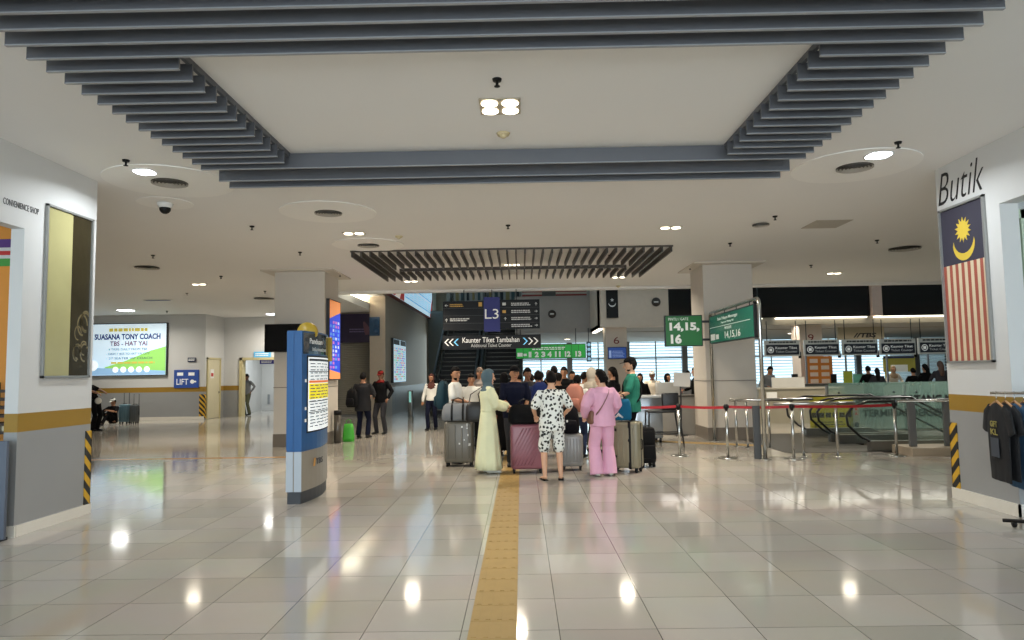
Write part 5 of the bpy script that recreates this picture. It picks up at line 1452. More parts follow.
# ------------------------------------------------------------------ people
def skin(name, col): return mat(name, col, .55, var=.04, scale=20)
SK1 = skin('skin light', (206, 160, 130)); SK2 = skin('skin tan', (164, 118, 88)); SK3 = skin('skin brown', (122, 84, 62))
HAIR = mat('dark hair', (13, 10, 9), .75, bump=.3, bscale=60, spec=.15); EYEW = mat('eye dark', (24, 18, 16), .3, var=0); LIP = mat('lip', (140, 76, 70), .5, var=0)
def cloth(name, col, rough=.95): return mat('cloth '+name, col, rough, var=.07, scale=9, bump=.25, bscale=35, spec=.15)

HS = 1.07
def ik(Sh, Hn, L1, L2, hint):
    d = Hn-Sh; D = min(d.length, (L1+L2)*.995)
    if D < 1e-4: D = 1e-4
    u = d.normalized(); Hn = Sh+u*D
    a = (L1*L1-L2*L2+D*D)/(2*D); h = math.sqrt(max(L1*L1-a*a, 0))
    hv = Vector(hint); hv = hv-u*hv.dot(u)
    if hv.length < 1e-4: hv = Vector((0,-1,0))
    return Sh+u*a+hv.normalized()*h, Hn

def head_mesh(b, c, s, R, seg=20):
    """head with brow, nose, chin and ears; c = centre, R = rotation, s = scale"""
    base = len(b.v); U, V_ = seg, 14
    for j in range(V_+1):
        th = PI*j/V_
        for i in range(U):
            ph = 2*PI*i/U
            x, y, z = math.sin(th)*math.cos(ph), math.sin(th)*math.sin(ph), math.cos(th)
            X = .075*x; Y = .096*y; Z = .118*z
            if z < 0:
                X *= 1-.34*(-z)**1.3; Y *= 1-.22*(-z)**1.5
                if y < 0: Y *= 1-.35*(-z)
            if y > .6: Y *= .95
            b.v.append(tuple(c+R @ (Vector((X, Y, Z))*s)))
    for j in range(V_):
        for i in range(U):
            i2 = (i+1) % U
            b.f.append((base+j*U+i, base+(j+1)*U+i, base+(j+1)*U+i2, base+j*U+i2)); b.m.append(0); b.sm.append(True)
    P = lambda *v: c+R @ (Vector(v)*s)
    b.limb([P(0,.092,.012), P(0,.104,-.012), P(0,.112,-.032)], [.008*s, .011*s, .014*s], 8)      # nose
    b.limb([P(-.045,.080,.028), P(0,.089,.030), P(.045,.080,.028)], [.008*s]*3, 8, (0,0,1))        # brow
    b.limb([P(-.02,.082,-.062), P(.02,.082,-.062)], [.010*s]*2, 8, (0,0,1))                        # lips
    b.ball(P(0,.074,-.096), (.026*s,.022*s,.02*s), u=10, v=6)                                      # chin
    for sg in (-1, 1): b.ball(P(sg*.076,-.008,-.008), (.010*s,.018*s,.030*s), u=8, v=6)           # ears

def cap_shell(c, R, s, grow, faceline, style, low=-.35):
    """hair or scarf shell around the head: verts over the face sink inside the skull"""
    b = MB(); U, V_ = 24, 18; base = 0
    for j in range(V_+1):
        th = PI*j/V_
        for i in range(U):
            ph = 2*PI*i/U
            x, y, z = math.sin(th)*math.cos(ph), math.sin(th)*math.sin(ph), math.cos(th)
            g = grow
            if style == 'hair' and ((y > .25 and z < faceline) or z < low or (y > -.15 and z < -.12 and False)): g = .86
            if style == 'hair' and y > -.25 and z < -.15: g = .86
            if style == 'scarf' and y > .55 and -.78 < z < faceline and abs(x) < .72: g = .84
            if style == 'beard' and not (y > .05 and (z < -.50 if abs(x) > .38 else z < -.64)): g = .82
            X = .075*x; Y = .096*y; Z = .118*z
            if z < 0 and style != 'scarf':
                X *= 1-.34*(-z)**1.3; Y *= 1-.22*(-z)**1.5
                if y < 0: Y *= 1-.35*(-z)
            if style == 'scarf' and y < 0: Y *= 1.12
            b.v.append(tuple(c+R @ (Vector((X, Y, Z))*s*g)))
    for j in range(V_):
        for i in range(U):
            i2 = (i+1) % U
            b.f.append((j*U+i, (j+1)*U+i, (j+1)*U+i2, j*U+i2)); b.m.append(0); b.sm.append(True)
    return b

def hand_mesh(b, W, d, side, sgn, s, curl=.5):
    """palm, four bent fingers and a thumb; W wrist, d direction of the forearm"""
    d = d.normalized(); n = side-d*side.dot(d)
    if n.length < .1: n = Vector((0,1,0))-d*d.y
    n.normalize(); k = d.cross(n).normalized()       # n = across the palm, k = palm normal
    pe = W+d*.085*s
    b.loft([W, W+d*.03*s, pe], [(.026*s,.017*s), (.038*s,.016*s), (.040*s,.013*s)], 10, n)
    for i, (o, L) in enumerate(((-.030,.066), (-.010,.076), (.010,.072), (.030,.056))):
        p0 = pe+n*o*s-d*.01*s; p1 = p0+(d*math.cos(curl*.5)+k*math.sin(curl*.5))*L*.45*s
        p2 = p1+(d*math.cos(curl*1.4)+k*math.sin(curl*1.4))*L*.33*s; p3 = p2+(d*math.cos(curl*2.1)+k*math.sin(curl*2.1))*L*.27*s
        b.limb([p0, p1, p2, p3], [.0088*s, .0085*s, .008*s, .007*s], 6, n)
    t0 = W+d*.03*s-n*sgn*.030*s; t1 = t0+(d*.7-n*sgn*.7+k*.25)*.032*s; t2 = t1+(d*.9-n*sgn*.25+k*.35)*.028*s
    b.limb([t0, t1, t2], [.011*s, .010*s, .008*s], 6, k)

def person(label, loc, rz, H_=1.7, sk=None, hands=None, head=(0, 0), hair='short', haircol=None, top=None, bottom=None, shoes=None,
           build=1.0, fem=False, stance=.10, step=0, lean=0, beard=False, vox=.012, extras=None, curl=.6, sit=False, feet_out=.15, name='person', shift=(0,0), group=None):
    s = H_/1.75; sk = sk or SK2
    t = T(name, label, 'person', (loc[0], loc[1], 0), rz, group)
    bw = build; V = Vector
    sh_w = (.165 if fem else .185)*(.5+.5*bw)
    P = lambda x, y, z: V(((x+shift[0]*max(0, z-.1)/1.6), y+(shift[1]+lean)*max(0, z-.9)/.8 if not sit else y, z))*s
    hipz = .92; dz = 0
    if sit: dz = -.80
    Z = lambda z: z+dz
    # joints
    leg = {}
    for sg in (-1, 1):
        hip = P(sg*.088, 0, Z(.90)); st = step*sg
        if sit:
            knee = V((sg*.16, .36, .46))*s; ank = V((sg*.14, .62, .07))*s
        else:
            ank = V((sg*stance*1.0+shift[0]*0, st, .085))*s
            knee, _ = ik(hip, ank, .43*s, .415*s, (sg*.15, 1, 0)); 
        leg[sg] = (hip, knee, ank)
    arm = {}
    hands = hands or {}
    for sg in (-1, 1):
        S_ = P(sg*sh_w, -.005, Z(1.405))
        if sg in hands: Hn = V(hands[sg])*s if not sit else V(hands[sg])*s
        else: Hn = S_+V((sg*.10, .06, -.50))*s
        E, Hn = ik(S_, Hn, .275*s, .25*s, (sg*.8, -1, -.5))
        arm[sg] = (S_, E, Hn)
    R = Matrix.Rotation(head[0], 3, 'Z') @ Matrix.Rotation(head[1], 3, 'X')
    nk = P(0, 0, Z(1.47)); hc = P(0, .015, Z(1.622)) + (R @ V((0, .02, 0)) - V((0, .02, 0)))*s
    # body
    b = MB(); k = bw
    TR = [(.83,.11,.10), (.90,.150*k,.105*k), (.97,.158*k,.11*k), (1.07,(.128 if fem else .14)*k,.095*k), (1.17,(.125 if fem else .142)*k,.095*k), (1.28,.150*k,.108*k), (1.37,.158*k,.10*k), (1.425,.145,.082), (1.46,.088,.068), (1.50,.060,.060), (1.56,.05,.055)]
    b.loft([P(0, 0, Z(z)) for z, _, _ in TR], [(a*s, c*s) for _, a, c in TR], 16)
    head_mesh(b, hc, s*HS, R)
    for sg in (-1, 1):
        S_, E, Hn = arm[sg]
        b.limb([P(sg*.09, 0, Z(1.39)), S_, S_.lerp(E, .35), E, E.lerp(Hn, .3), Hn], [.05*s*k, .050*s*k, .046*s*k, .036*s, .037*s, .026*s], 10, (0,1,0))
        hand_mesh(b, Hn, Hn-E, V((0,1,0)) if sg not in hands else V((1,0,0)), sg if sg in hands else 1, s, curl)
        hip, kn, an = leg[sg]
        b.limb([hip, hip.lerp(kn, .35), kn, kn.lerp(an, .3), an], [.085*s*k, .078*s*k, .052*s, .055*s, .036*s], 10, (1,0,0))
        fo = V((sg*feet_out, 1, 0)).normalized()
        if sit: fo = V((sg*.2, .8, .1)).normalized()
        b.limb([an+V((0,0,-.03))*s-fo*.03*s, an+V((0,0,-.045))*s+fo*.06*s, an+V((0,0,-.058))*s+fo*.15*s], [(.034*s,.034*s), (.040*s,.028*s), (.042*s,.020*s)], 10, (1,0,0))
    b.build('body', sk, t, remesh=vox, smooth_it=1 if vox > .01 else 0)
    HP = lambda *v: hc+R @ (V(v)*s*HS)
    b = MB()
    for sg in (-1, 1): b.ball(HP(sg*.030,.085,.010), (.011*s,.008*s,.006*s), u=8, v=6)
    b.pieces('eye', EYEW, t)
    b = MB(); b.limb([HP(-.018,.092,-.062), HP(.018,.092,-.062)], [(.005*s,.004*s)]*2, 6, (0,0,1)); b.build('mouth', LIP, t)
    hcM = haircol or HAIR
    if hair in ('short', 'cap', 'bun', 'long'):
        if hair != 'cap' or True: cap_shell(hc, R, s*HS, 1.13, .48, 'hair', low=-.45 if hair == 'short' else -.7).build('hair', HAIR if hair == 'cap' else hcM, t)
        b = MB()
        for sg in (-1, 1): b.limb([HP(sg*.014,.090,.028), HP(sg*.044,.080,.030)], [(.004*s,.004*s)]*2, 6, (0,0,1))
        b.pieces('eyebrow', HAIR, t)
    if hair == 'bun':
        b = MB(); b.ball(HP(0,-.10,-.02), (.05*s,.045*s,.05*s)); b.build('hair_bun', hcM, t)
    if hair == 'long':
        b = MB(); b.loft([HP(0,-.06,.05), HP(0,-.09,-.06), HP(0,-.095,-.2), HP(0,-.09,-.32)], [(.07*s,.04*s), (.078*s,.035*s), (.075*s,.03*s), (.05*s,.02*s)], 14); b.build('long_hair', hcM, t)
    if hair == 'cap':
        b = MB(); U = 20
        b.loft([HP(0,0,.042), HP(0,0,.075), HP(0,-.003,.108), HP(0,-.004,.128)], [(.083*s,.105*s), (.082*s,.103*s), (.062*s,.078*s), (.02*s,.03*s)], U, R @ V((1,0,0)), up=tuple(R @ V((0,0,1))))
        b.loft([HP(0,.085,.048), HP(0,.13,.045), HP(0,.165,.036)], [(.068*s,.006*s), (.062*s,.005*s), (.035*s,.004*s)], 12, R @ V((1,0,0)))
        b.build('cap', hcM, t)
    if hair == 'bald':
        cap_shell(hc, R, s*HS, 1.03, .1, 'hair', low=-.4).build('thin_hair', mat('grey stubble', (88, 72, 60), .7), t)
    if hair == 'scarf':
        sc_ = cap_shell(hc, R, s*HS, 1.16, .52, 'scarf')
        fwd = .0
        sc_.loft([HP(0,-.02,-.03), HP(0,-.015,-.09), P(0,.0,Z(1.47)), P(0,.0,Z(1.40)), P(0,.01,Z(1.30)), P(0,.02,Z(1.24))], [(.07*s,.085*s), (.072*s,.08*s), (.09*s,.085*s), (.172*s*k,.115*s*k), (.165*s*k,.128*s*k), (.10*s,.11*s)], 20)
        sc_.build('headscarf', hcM, t, remesh=.012, smooth_it=2, disp=.004)
    if beard: cap_shell(hc, R, s*HS, 1.10, 0, 'beard').build('beard', HAIR, t)
    # clothing
    if top:
        m_, sleeve, zb, e = top['m'], top.get('sleeve', 'short'), top.get('len', .84), top.get('ease', .018)
        fl = top.get('flare', 0); b = MB()
        TT = [(zb, .158*k+e+fl, .112*k+e+fl), (.97, .160*k+e+fl*.7, .114*k+e+fl*.7), (1.07, .146*k+e+fl*.4, .100*k+e+fl*.4), (1.17, .146*k+e, .100*k+e), (1.28, .155*k+e, .112*k+e), (1.37, .172*k+e*.7, .108*k+e*.6), (1.43, .150*(.4+.6*k), .088), (1.472, .085, .074)]
        TT = [q for q in TT if q[0] >= zb-.001]
        b.loft([P(0, 0, Z(z)) for z, _, _ in TT], [(a*s, c*s) for _, a, c in TT], 18)
        for sg in (-1, 1):
            S_, E, Hn = arm[sg]; ws = top.get('sw', 1.0)
            if sleeve == 'short': b.limb([P(sg*.08, 0, Z(1.385)), S_, S_.lerp(E, .45), S_.lerp(E, .80)], [.058*s*k, (.060*k)*s, .062*s*ws*k, .064*s*ws*k], 12, (0,1,0))
            elif sleeve == 'long': b.limb([P(sg*.08, 0, Z(1.385)), S_, S_.lerp(E, .5), E, E.lerp(Hn, .5), E.lerp(Hn, .93)], [.058*s*k, .060*s*k, .058*s*ws*k, .052*s*ws, .048*s*ws, .040*s*ws], 12, (0,1,0))
        b.build(top.get('name', 'shirt'), m_, t, remesh=vox*1.15, smooth_it=2, disp=top.get('fold', .006))
    if bottom:
        m_ = bottom['m']; kind = bottom.get('kind', 'trousers'); w_ = bottom.get('w', 1.0)
        b = MB()
        if kind in ('trousers', 'shorts'):
            b.loft([P(0,0,Z(.82)), P(0,0,Z(.90)), P(0,0,Z(.97)), P(0,0,Z(1.02))], [(.13*s*k,.10*s*k), (.163*s*k,.12*s*k), (.162*s*k,.116*s*k), (.150*s*k,.105*s*k)], 16)
            for sg in (-1, 1):
                hip, kn, an = leg[sg]
                hem = bottom.get('hem', .055); wk = bottom.get('wk', w_)
                if kind == 'shorts': b.limb([hip, hip.lerp(kn, .5), hip.lerp(kn, .92)], [.092*s*k, .098*s*w_, .100*s*w_], 12)
                else: b.loft([hip+V((0,0,.03)), hip.lerp(kn, .4), kn, kn.lerp(an, .5), an+V((0,0,bottom.get('drop', -.01)))*s], [.090*s*k, .088*s*w_*k, .068*s*wk, .5*(.068*wk+hem)*s, hem*s], 14)
            b.build('trousers' if kind == 'trousers' else 'shorts', m_, t, remesh=vox*1.15, smooth_it=2, disp=.006)
        else:
            zb = bottom.get('len', .10); n = 40; z0 = bottom.get('waist', 1.06); rings = 9; hemr = bottom.get('hem', .24)
            for j in range(rings):
                f_ = j/(rings-1); z = z0+(zb-z0)*f_
                ra = .140*k+(hemr-.140*k)*f_**.8; rb = .108*k+(hemr*.85-.108*k)*f_**.8
                for i in range(n):
                    a = 2*PI*i/n; rp = 1+.075*f_*math.sin(a*9+.6)+.03*f_*math.sin(a*5+1)
                    q = P(0, 0, Z(z)); b.v.append((q.x+ra*rp*math.cos(a)*s, q.y+rb*rp*math.sin(a)*s, z*s))
            for j in range(rings-1):
                for i in range(n):
                    i2 = (i+1) % n; b.f.append((j*n+i, j*n+i2, (j+1)*n+i2, (j+1)*n+i)); b.m.append(0); b.sm.append(True)
            b.f.append(tuple(range(n))); b.m.append(0); b.sm.append(False)
            b.f.append(tuple(reversed(range((rings-1)*n, rings*n)))); b.m.append(0); b.sm.append(False)
            b.build('skirt', m_, t)
    sm_ = shoes or BLACK
    for sg in (-1, 1):
        hip, kn, an = leg[sg]; fo = V((sg*feet_out, 1, 0)).normalized()
        b = MB()
        if shoes == 'slippers':
            b.loft([an+V((0,0,-.078))*s-fo*.05*s, an+V((0,0,-.078))*s+fo*.18*s], [(.045*s,.009*s)]*2, 14, (1,0,0), pw=3)
            b.limb([an+V((sg*.035,0,-.06))*s+fo*.07*s, an+V((0,0,-.025))*s+fo*.11*s, an+V((-sg*.035,0,-.06))*s+fo*.07*s], [.008*s]*3, 6)
            b.build('slipper', BLACK, t)
        else:
            if sit: fo = V((sg*.2, .8, .1)).normalized()
            b.limb([an+V((0,0,-.035))*s-fo*.035*s, an+V((0,0,-.045))*s+fo*.06*s, an+V((0,0,-.058))*s+fo*.165*s], [(.044*s,.046*s), (.046*s,.036*s), (.046*s,.026*s)], 12, (1,0,0))
            b.build('shoe', sm_, t)
    if extras: extras(t, s, P, Z, arm, hc, R, k)
    return t

def x_backpack(col, lab, w_=.30, h_=.44, d_=.18, off=0):
    """a backpack worn by the person: own object, placed against the back"""
    def fx(t, s, P, Z, arm, hc, R, k):
        rz = t.rotation_euler.z
        q = Matrix.Rotation(rz, 3, 'Z') @ Vector((off, -(.115*k+.018)*s-d_*.5, 0))
        backpack(lab, (t.location.x+q.x, t.location.y+q.y), rz, .98*s, w_, d_, h_, col)
    return fx
def x_strap(m_, side=1, bag=None, bagcol=None, name='cross_strap', R_=.135):
    def fx(t, s, P, Z, arm, hc, R, k):
        b = MB(); n = 20; pts = []
        for i in range(n+1):
            a = 2*PI*i/n
            # loop from one shoulder to the opposite hip
            u = Vector((-side*.11, 0, 1.43)).lerp(Vector((side*.17, 0, .98)), .5)+Vector((-side*.14, 0, .225))*math.cos(a)
            r_ = (R_*k)*math.sin(a); pts.append((P(u.x, r_, u.z)))
        b.loft(pts, [(.004, .018)]*(n+1), 6, (1,0,0), cap=False); b.build(name, m_, t)
        if bag:
            b = MB(); c = P(side*.20, bag, .98); b.loft([c+Vector((0,0,-.11)), c+Vector((0,0,-.09)), c+Vector((0,0,.07)), c+Vector((0,0,.09))], [(.03,.08), (.04,.1), (.035,.095), (.02,.07)], 14, pw=4)
            b.build('shoulder_bag', bagcol, t)
    return fx

def hd(px, py, Y):
    q = at(px, py, Y=Y); return q
W_ = cloth('white', (220, 220, 214)); K_ = cloth('black', (13, 13, 15)); NV = cloth('navy', (18, 22, 40)); JN = cloth('jeans', (44, 54, 80)); GR = cloth('grey', (112, 114, 116))
CRM = cloth('cream', (222, 224, 188)); PNK = cloth('pink', (220, 168, 192)); TEAL = cloth('teal', (44, 116, 98)); DG = cloth('dark grey', (50, 50, 54)); BG = cloth('beige', (190, 180, 164))
BR = cloth('brown', (84, 54, 48)); TG = cloth('teal grey', (86, 104, 112)); PCH = cloth('peach', (206, 150, 130)); OL = cloth('olive', (88, 90, 70))
BRB = mat('brown leather', (120, 84, 66), .5)
FL = MATS['floral']
# --- six people in front
q = at(490, 473, z=0)
person('woman in long pale yellow dress and grey-blue headscarf beside the dark grey suitcase', (q.x-.02, q.y+.02), math.radians(-68), 1.64, SK1, hands={1: (.06,.28,1.08), -1: (-.02,.36,1.12)}, head=(math.radians(-4), -.12),
       hair='scarf', haircol=TG, top=dict(m=CRM, sleeve='long', len=1.04, ease=.02, sw=1.5, name='blouse'), bottom=dict(m=CRM, kind='skirt', len=.07, hem=.265, waist=1.10), shoes=cloth('pale shoe', (200, 200, 190)), fem=True, build=1.02, vox=.009)
q = hd(456, 367, 12.6)
person('bearded man in white t-shirt with a dark teal backpack, behind the grey travel bag', (q.x-.02, q.y), math.radians(-105), q.z, SK2, hands={1: (.17,.28,1.12), -1: (-.2,.22,1.05)}, head=(math.radians(-32), 0), beard=True,
       top=dict(m=W_, len=.86), bottom=dict(m=K_), vox=.009, extras=x_backpack((34, 58, 68), 'dark teal backpack worn by the bearded man in white', .33, .50, .20))
q = hd(514, 366, 12.05)
person('heavy man in navy polo shirt and dark cap behind the pink suitcase', (q.x, q.y), math.radians(188), q.z, SK2, hands={1: (.10,.28,1.02), -1: (-.14,.24,.98)}, head=(math.radians(8), -.05), hair='cap', haircol=K_,
       top=dict(m=NV, len=.84, ease=.025, name='polo_shirt'), bottom=dict(m=DG), build=1.18, vox=.009)
q = at(553, 480, z=0)
def x_none(*a): pass
person('person in black and white floral shirt and shorts seen from behind', (q.x, q.y-.02), math.radians(6), 1.585, SK1, hands={1: (.26,.24,1.06), -1: (-.24,.22,1.02)}, head=(math.radians(-6), 0), hair='short',
       top=dict(m=FL, len=.80, ease=.035, sw=1.12, flare=.01, name='floral_shirt'), bottom=dict(m=FL, kind='shorts', w=1.0), shoes='slippers', stance=.13, vox=.008, build=1.06)
q = at(604, 476, z=0)
person('woman in loose pink blouse and wide pink trousers seen from behind', (q.x, q.y+.0), math.radians(12), 1.60, SK1, hands={1: (.25,.26,1.02), -1: (-.27,.12,1.0)}, head=(math.radians(28), -.05), hair='bun',
       top=dict(m=PNK, sleeve='long', len=.82, ease=.035, sw=1.75, flare=.015, name='blouse'), bottom=dict(m=PNK, w=1.15, wk=1.45, hem=.118, drop=-.055), shoes=cloth('pale shoe', (200, 200, 190)), fem=True, build=1.06, stance=.115, vox=.009,
       extras=x_strap(BRB, -1, bag=.02, bagcol=BRB, R_=.17))
q = hd(631, 357, 12.3)
person('bearded man in teal t-shirt and black cap facing left behind the khaki suitcase', (q.x, q.y), math.radians(82), q.z, SK1, hands={-1: (-.20,.30,1.08), 1: (.12,.34,1.05)}, head=(math.radians(4), -.12), hair='cap', haircol=K_, beard=True,
       top=dict(m=TEAL, len=.84, ease=.03), bottom=dict(m=K_), vox=.009, build=1.0, extras=x_strap(K_, -1, R_=.155))
# --- left of the queue
q = at(432, 430, z=0)
person('woman in brown headscarf and white jacket walking near the escalators', (q.x, q.y), math.radians(172), 1.58, SK2, hands={1: (.30,.05,.82), -1: (-.26,.1,.95)}, hair='scarf', haircol=BR, top=dict(m=W_, sleeve='long', len=.92, ease=.02, sw=1.1, name='jacket'),
       bottom=dict(m=NV, hem=.06), step=.10, fem=True, extras=None)
q = at(363, 438, z=0)
person('man in long dark grey coat with his back turned, beside the green shopping bag', (q.x, q.y), math.radians(-8), 1.64, SK2, hands={1: (.22,.25,1.1), -1: (-.24,.15,.95)}, top=dict(m=cloth('charcoal', (44, 44, 46)), sleeve='long', len=.72, ease=.03, sw=1.15, flare=.02, name='coat'), bottom=dict(m=NV, hem=.07), stance=.13, build=1.12)
backpack('black backpack slung at the left side of the man in the grey coat', (q.x-.24, q.y-.16), math.radians(-20), .78, .30, .18, .46, (18, 18, 20))
q = at(381, 434, z=0)
person('man in black and red jacket and red-black cap facing the man in the coat', (q.x, q.y), math.radians(160), 1.70, SK3, hands={1: (.16,.30,1.08), -1: (-.28,.1,.98)}, head=(.2, -.25), hair='cap', haircol=cloth('dark red', (104, 26, 24)),
       top=dict(m=K_, sleeve='long', len=.86, ease=.03, sw=1.15, name='jacket'), bottom=dict(m=DG, hem=.06), stance=.14,
       extras=lambda t, s, P, Z, arm, hc, R, k: (lambda b: (b.loft([P(0,0,1.49), P(0,0,1.44), P(0,0,1.41)], [(.08,.08), (.12,.1), (.165*k,.115*k)], 16), b.build('red_hood', cloth('dark red', (104, 26, 24)), t)))(MB()))
q = at(249, 415, z=0)
person('person in grey shirt and dark trousers looking down in the corridor doorway', (q.x, q.y-.2), math.radians(150), 1.72, SK3, hands={1: (.12,.22,1.35), -1: (-.30,.05,1.0)}, head=(.2, -.5), top=dict(m=GR, sleeve='long', len=.86), bottom=dict(m=OL, hem=.07), stance=.15, lean=.03)
q = at(104, 431, z=0)
person('person in black and a cap leaning back by the striped shop corner', (q.x-.30, q.y), math.radians(-100), 1.70, SK2, hands={1: (.12,.36,1.12), -1: (-.1,.34,1.18)}, head=(0, -.3), hair='cap', haircol=K_, top=dict(m=K_, len=.86), bottom=dict(m=K_, hem=.08), shift=(0, -.42), stance=.10)
b = MB(); b.box(-.12, .1, -.03, .03, 0, .16); 
q2 = at(101, 400, Y=21.4)
tb = T('paper_bundle', 'crumpled white paper held by the person leaning at the left', 'paper', (q2.x-.05, 21.35, q2.z-.1)); b = MB(); b.ball((0,0,.08), (.11,.05,.1), u=7, v=5); b.build('sheet', PAPER, tb)
q = at(107, 425, z=0)
person('person in black sitting on the floor below the coach billboard', (q.x, q.y+.35), math.radians(165), 1.68, SK2, hands={1: (.20,.42,.50), -1: (-.20,.40,.52)}, head=(.1, -.3), hair='cap', haircol=cloth('pale cap', (190, 190, 186)), top=dict(m=K_, len=.86), bottom=dict(m=K_, hem=.06), sit=True)

# --- the crowd in the queue
CROWD = [
 (504, 372, 13.6, 10, 'scarf', K_, K_, 'long', K_, SK2, 'person in black headscarf and black clothes between the pale dress and the navy polo', None),
 (527, 368, 14.2, 184, 'short', K_, DG, 'long', K_, SK3, 'person in black with grey straps right of the man in the navy polo', None),
 (538, 371, 12.9, 8, 'short', None, cloth('slate blue', (40, 50, 84)), 'short', JN, SK2, 'dark haired person wearing a blue backpack, left of the floral shirt', ((26, 40, 88), 'blue backpack worn just left of the floral shirt')),
 (554, 366, 17.0, 0, 'short', None, K_, 'short', JN, SK2, 'tall dark haired person in black standing under the gate board', None),
 (564, 367, 16.4, 175, 'short', None, K_, 'long', K_, SK2, 'person in black facing the camera right above the floral shirt', None),
 (572, 371, 18.4, 178, 'short', None, DG, 'short', JN, SK2, 'person in dark grey behind the peach backpack', None),
 (577, 375, 13.1, -20, 'short', None, W_, 'short', JN, SK2, 'person in white shirt carrying a peach backpack in the queue', ((180, 122, 106), 'peach pink backpack worn by a person in the queue')),
 (584, 372, 15.2, -40, 'short', None, W_, 'short', DG, SK2, 'person in white shirt with a dark strap, left of the beige headscarf', None),
 (591, 367, 13.9, -60, 'scarf', BG, BG, 'long', BG, SK1, 'woman in beige headscarf and beige top left of the pink blouse', None),
 (598, 369, 16.6, 190, 'short', None, K_, 'long', K_, SK2, 'dark haired person facing the camera between beige headscarf and pink blouse', None),
 (613, 367, 14.7, 70, 'long', None, K_, 'long', K_, SK2, 'woman in black with long dark hair right of the pink blouse', None),
 (549, 370, 18.7, 20, 'bald', None, DG, 'short', K_, SK3, 'balding person in dark grey far back in the queue', None),
 (541, 372, 20.0, 0, 'short', None, NV, 'short', K_, SK2, 'person in navy far back under the green gate board', None),
 (519, 373, 18.0, 10, 'short', None, GR, 'short', K_, SK2, 'person in grey t-shirt far back behind the navy polo', None),
 (471, 374, 14.7, 195, 'short', None, W_, 'long', K_, SK2, 'short person in white long-sleeved shirt between the backpack man and pale dress', None),
 (480, 367, 15.8, 165, 'bald', None, cloth('taupe', (140, 130, 124)), 'short', DG, SK2, 'balding man in taupe shirt in front of the escalators', None),
 (640, 373, 17.9, 178, 'scarf', K_, K_, 'long', K_, SK2, 'woman in black headscarf just right of the teal t-shirt', None),
 (652, 371, 18.9, 172, 'cap', W_, cloth('ivory', (214, 204, 186)), 'short', DG, SK3, 'man in ivory shirt and white cap behind the silver table', None),
 (667, 373, 18.5, 185, 'scarf', K_, K_, 'long', K_, SK2, 'woman in black headscarf right of the man in the white cap', None),
 (676, 377, 20.4, 175, 'short', None, cloth('rose', (176, 130, 132)), 'short', K_, SK2, 'person in rose top behind the white service desk', None),
 (688, 371, 19.6, 5, 'short', None, GR, 'short', K_, SK2, 'person in grey left of the right white column, back turned', None),
 (696, 367, 18.4, 90, 'short', None, K_, 'long', K_, SK2, 'person in black partly hidden by the right white column', None),
 (596, 374, 17.9, 0, 'scarf', GR, DG, 'long', K_, SK2, 'person in grey headscarf deep in the queue', None),
 (558, 373, 14.2, -10, 'short', None, K_, 'short', K_, SK2, 'person in black directly behind the floral shirt', None),
 (531, 374, 16.5, 0, 'short', None, K_, 'short', K_, SK2, 'person in black deep in the queue behind the blue backpack', None),
]
rnd = random.Random(11)
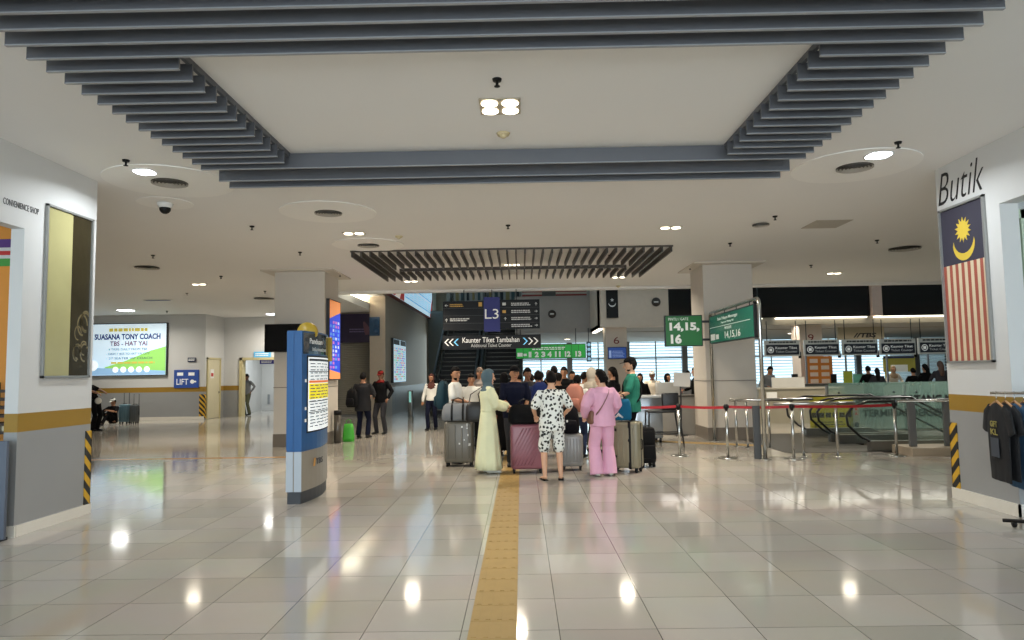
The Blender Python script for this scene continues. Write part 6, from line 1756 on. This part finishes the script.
for px, py, Y, hdg, hair, hc_, topm, slv, botm, sk_, lab, bpk in CROWD:
    q = hd(px, py, Y)
    hnd = {1: (.16+.1*rnd.random(), .22+.1*rnd.random(), 1.0+.15*rnd.random())}
    if rnd.random() < .6: hnd[-1] = (-.18-.08*rnd.random(), .2+.1*rnd.random(), .98+.15*rnd.random())
    ex = x_backpack(bpk[0], bpk[1], .34, .50, .18) if bpk else None
    fe = hair in ('scarf', 'long')
    bot = dict(m=botm, kind='skirt', len=.12, hem=.21) if fe and botm is K_ else dict(m=botm, hem=.06)
    hz = q.z if hair != 'scarf' else q.z-.015
    person(lab, (q.x, q.y), math.radians(hdg), hz, sk_, hands=hnd, head=(rnd.uniform(-.35, .35), -.05), hair=hair, haircol=hc_, top=dict(m=topm, sleeve=slv, len=.86, ease=.022, name='top'), bottom=bot, fem=fe, vox=.013, build=rnd.uniform(1.05, 1.2), extras=ex, group='people in the queue')
# black luggage among the crowd
q = at(566, 462, z=0)
# --- people at the ticket counters
for px, py, Y, hdg, hair, hc_, topm, lab, ln in ((765, 363, 22.3, 200, 'short', None, GR, 'person in grey shirt bending over the beige ticket desk', .25),
      (868, 366, 23.3, 10, 'short', None, K_, 'person in black and red before the ticket counter under the middle sign', 0), (877, 368, 22.7, -15, 'long', HAIR, DG, 'woman in dark grey beside the person in black at the counter', 0),
      (893, 366, 25.1, 170, 'scarf', cloth('tan', (150, 126, 100)), BG, 'clerk in tan headscarf behind the ticket counters', 0), (925, 364, 22.6, 15, 'long', HAIR, K_, 'woman with long dark hair at the counter, second from the boutique wall', 0),
      (940, 361, 21.6, -10, 'long', mat('brown hair', (70, 46, 34), .5), DG, 'woman with brown hair nearest the boutique wall', 0), (913, 368, 23.2, 0, 'short', None, K_, 'person in black left of the long-haired women at the counter', 0)):
    q = hd(px, py, Y)
    hz = q.z if ln == 0 else 1.66
    person(lab, (q.x, q.y), math.radians(hdg), hz, SK2, hands={1: (.2,.3,1.1), -1: (-.2,.3,1.1)}, head=(0, -.1-ln), hair=hair, haircol=hc_, top=dict(m=topm, sleeve='long', len=.86, name='top'), bottom=dict(m=K_, hem=.06), fem=hair in ('scarf', 'long'), vox=.014, lean=ln, group='people at the ticket counters')
# shoulder bag of the woman in the pale dress and the bag hanging by the suitcase
t = T('shoulder_bag', 'black shoulder bag held between the grey travel bag and the pale dress', 'bag', (-.76, 11.42, .80))
b = MB(); b.loft([(0,0,0), (0,0,.04), (0,0,.24), (0,0,.32)], [(.12,.06), (.15,.08), (.14,.07), (.10,.04)], 16, pw=3.4); b.build('body', mat('black leather', (24, 24, 26), .5, bump=.2, bscale=30), t)
b = MB(); b.tube([(-.09,0,.31), (-.06,0,.44), (.16,-.08,.58), (.06,0,.44), (.09,0,.31)], .008); b.build('strap', BLACK, t)

bpy.data.scenes.remove(WS)
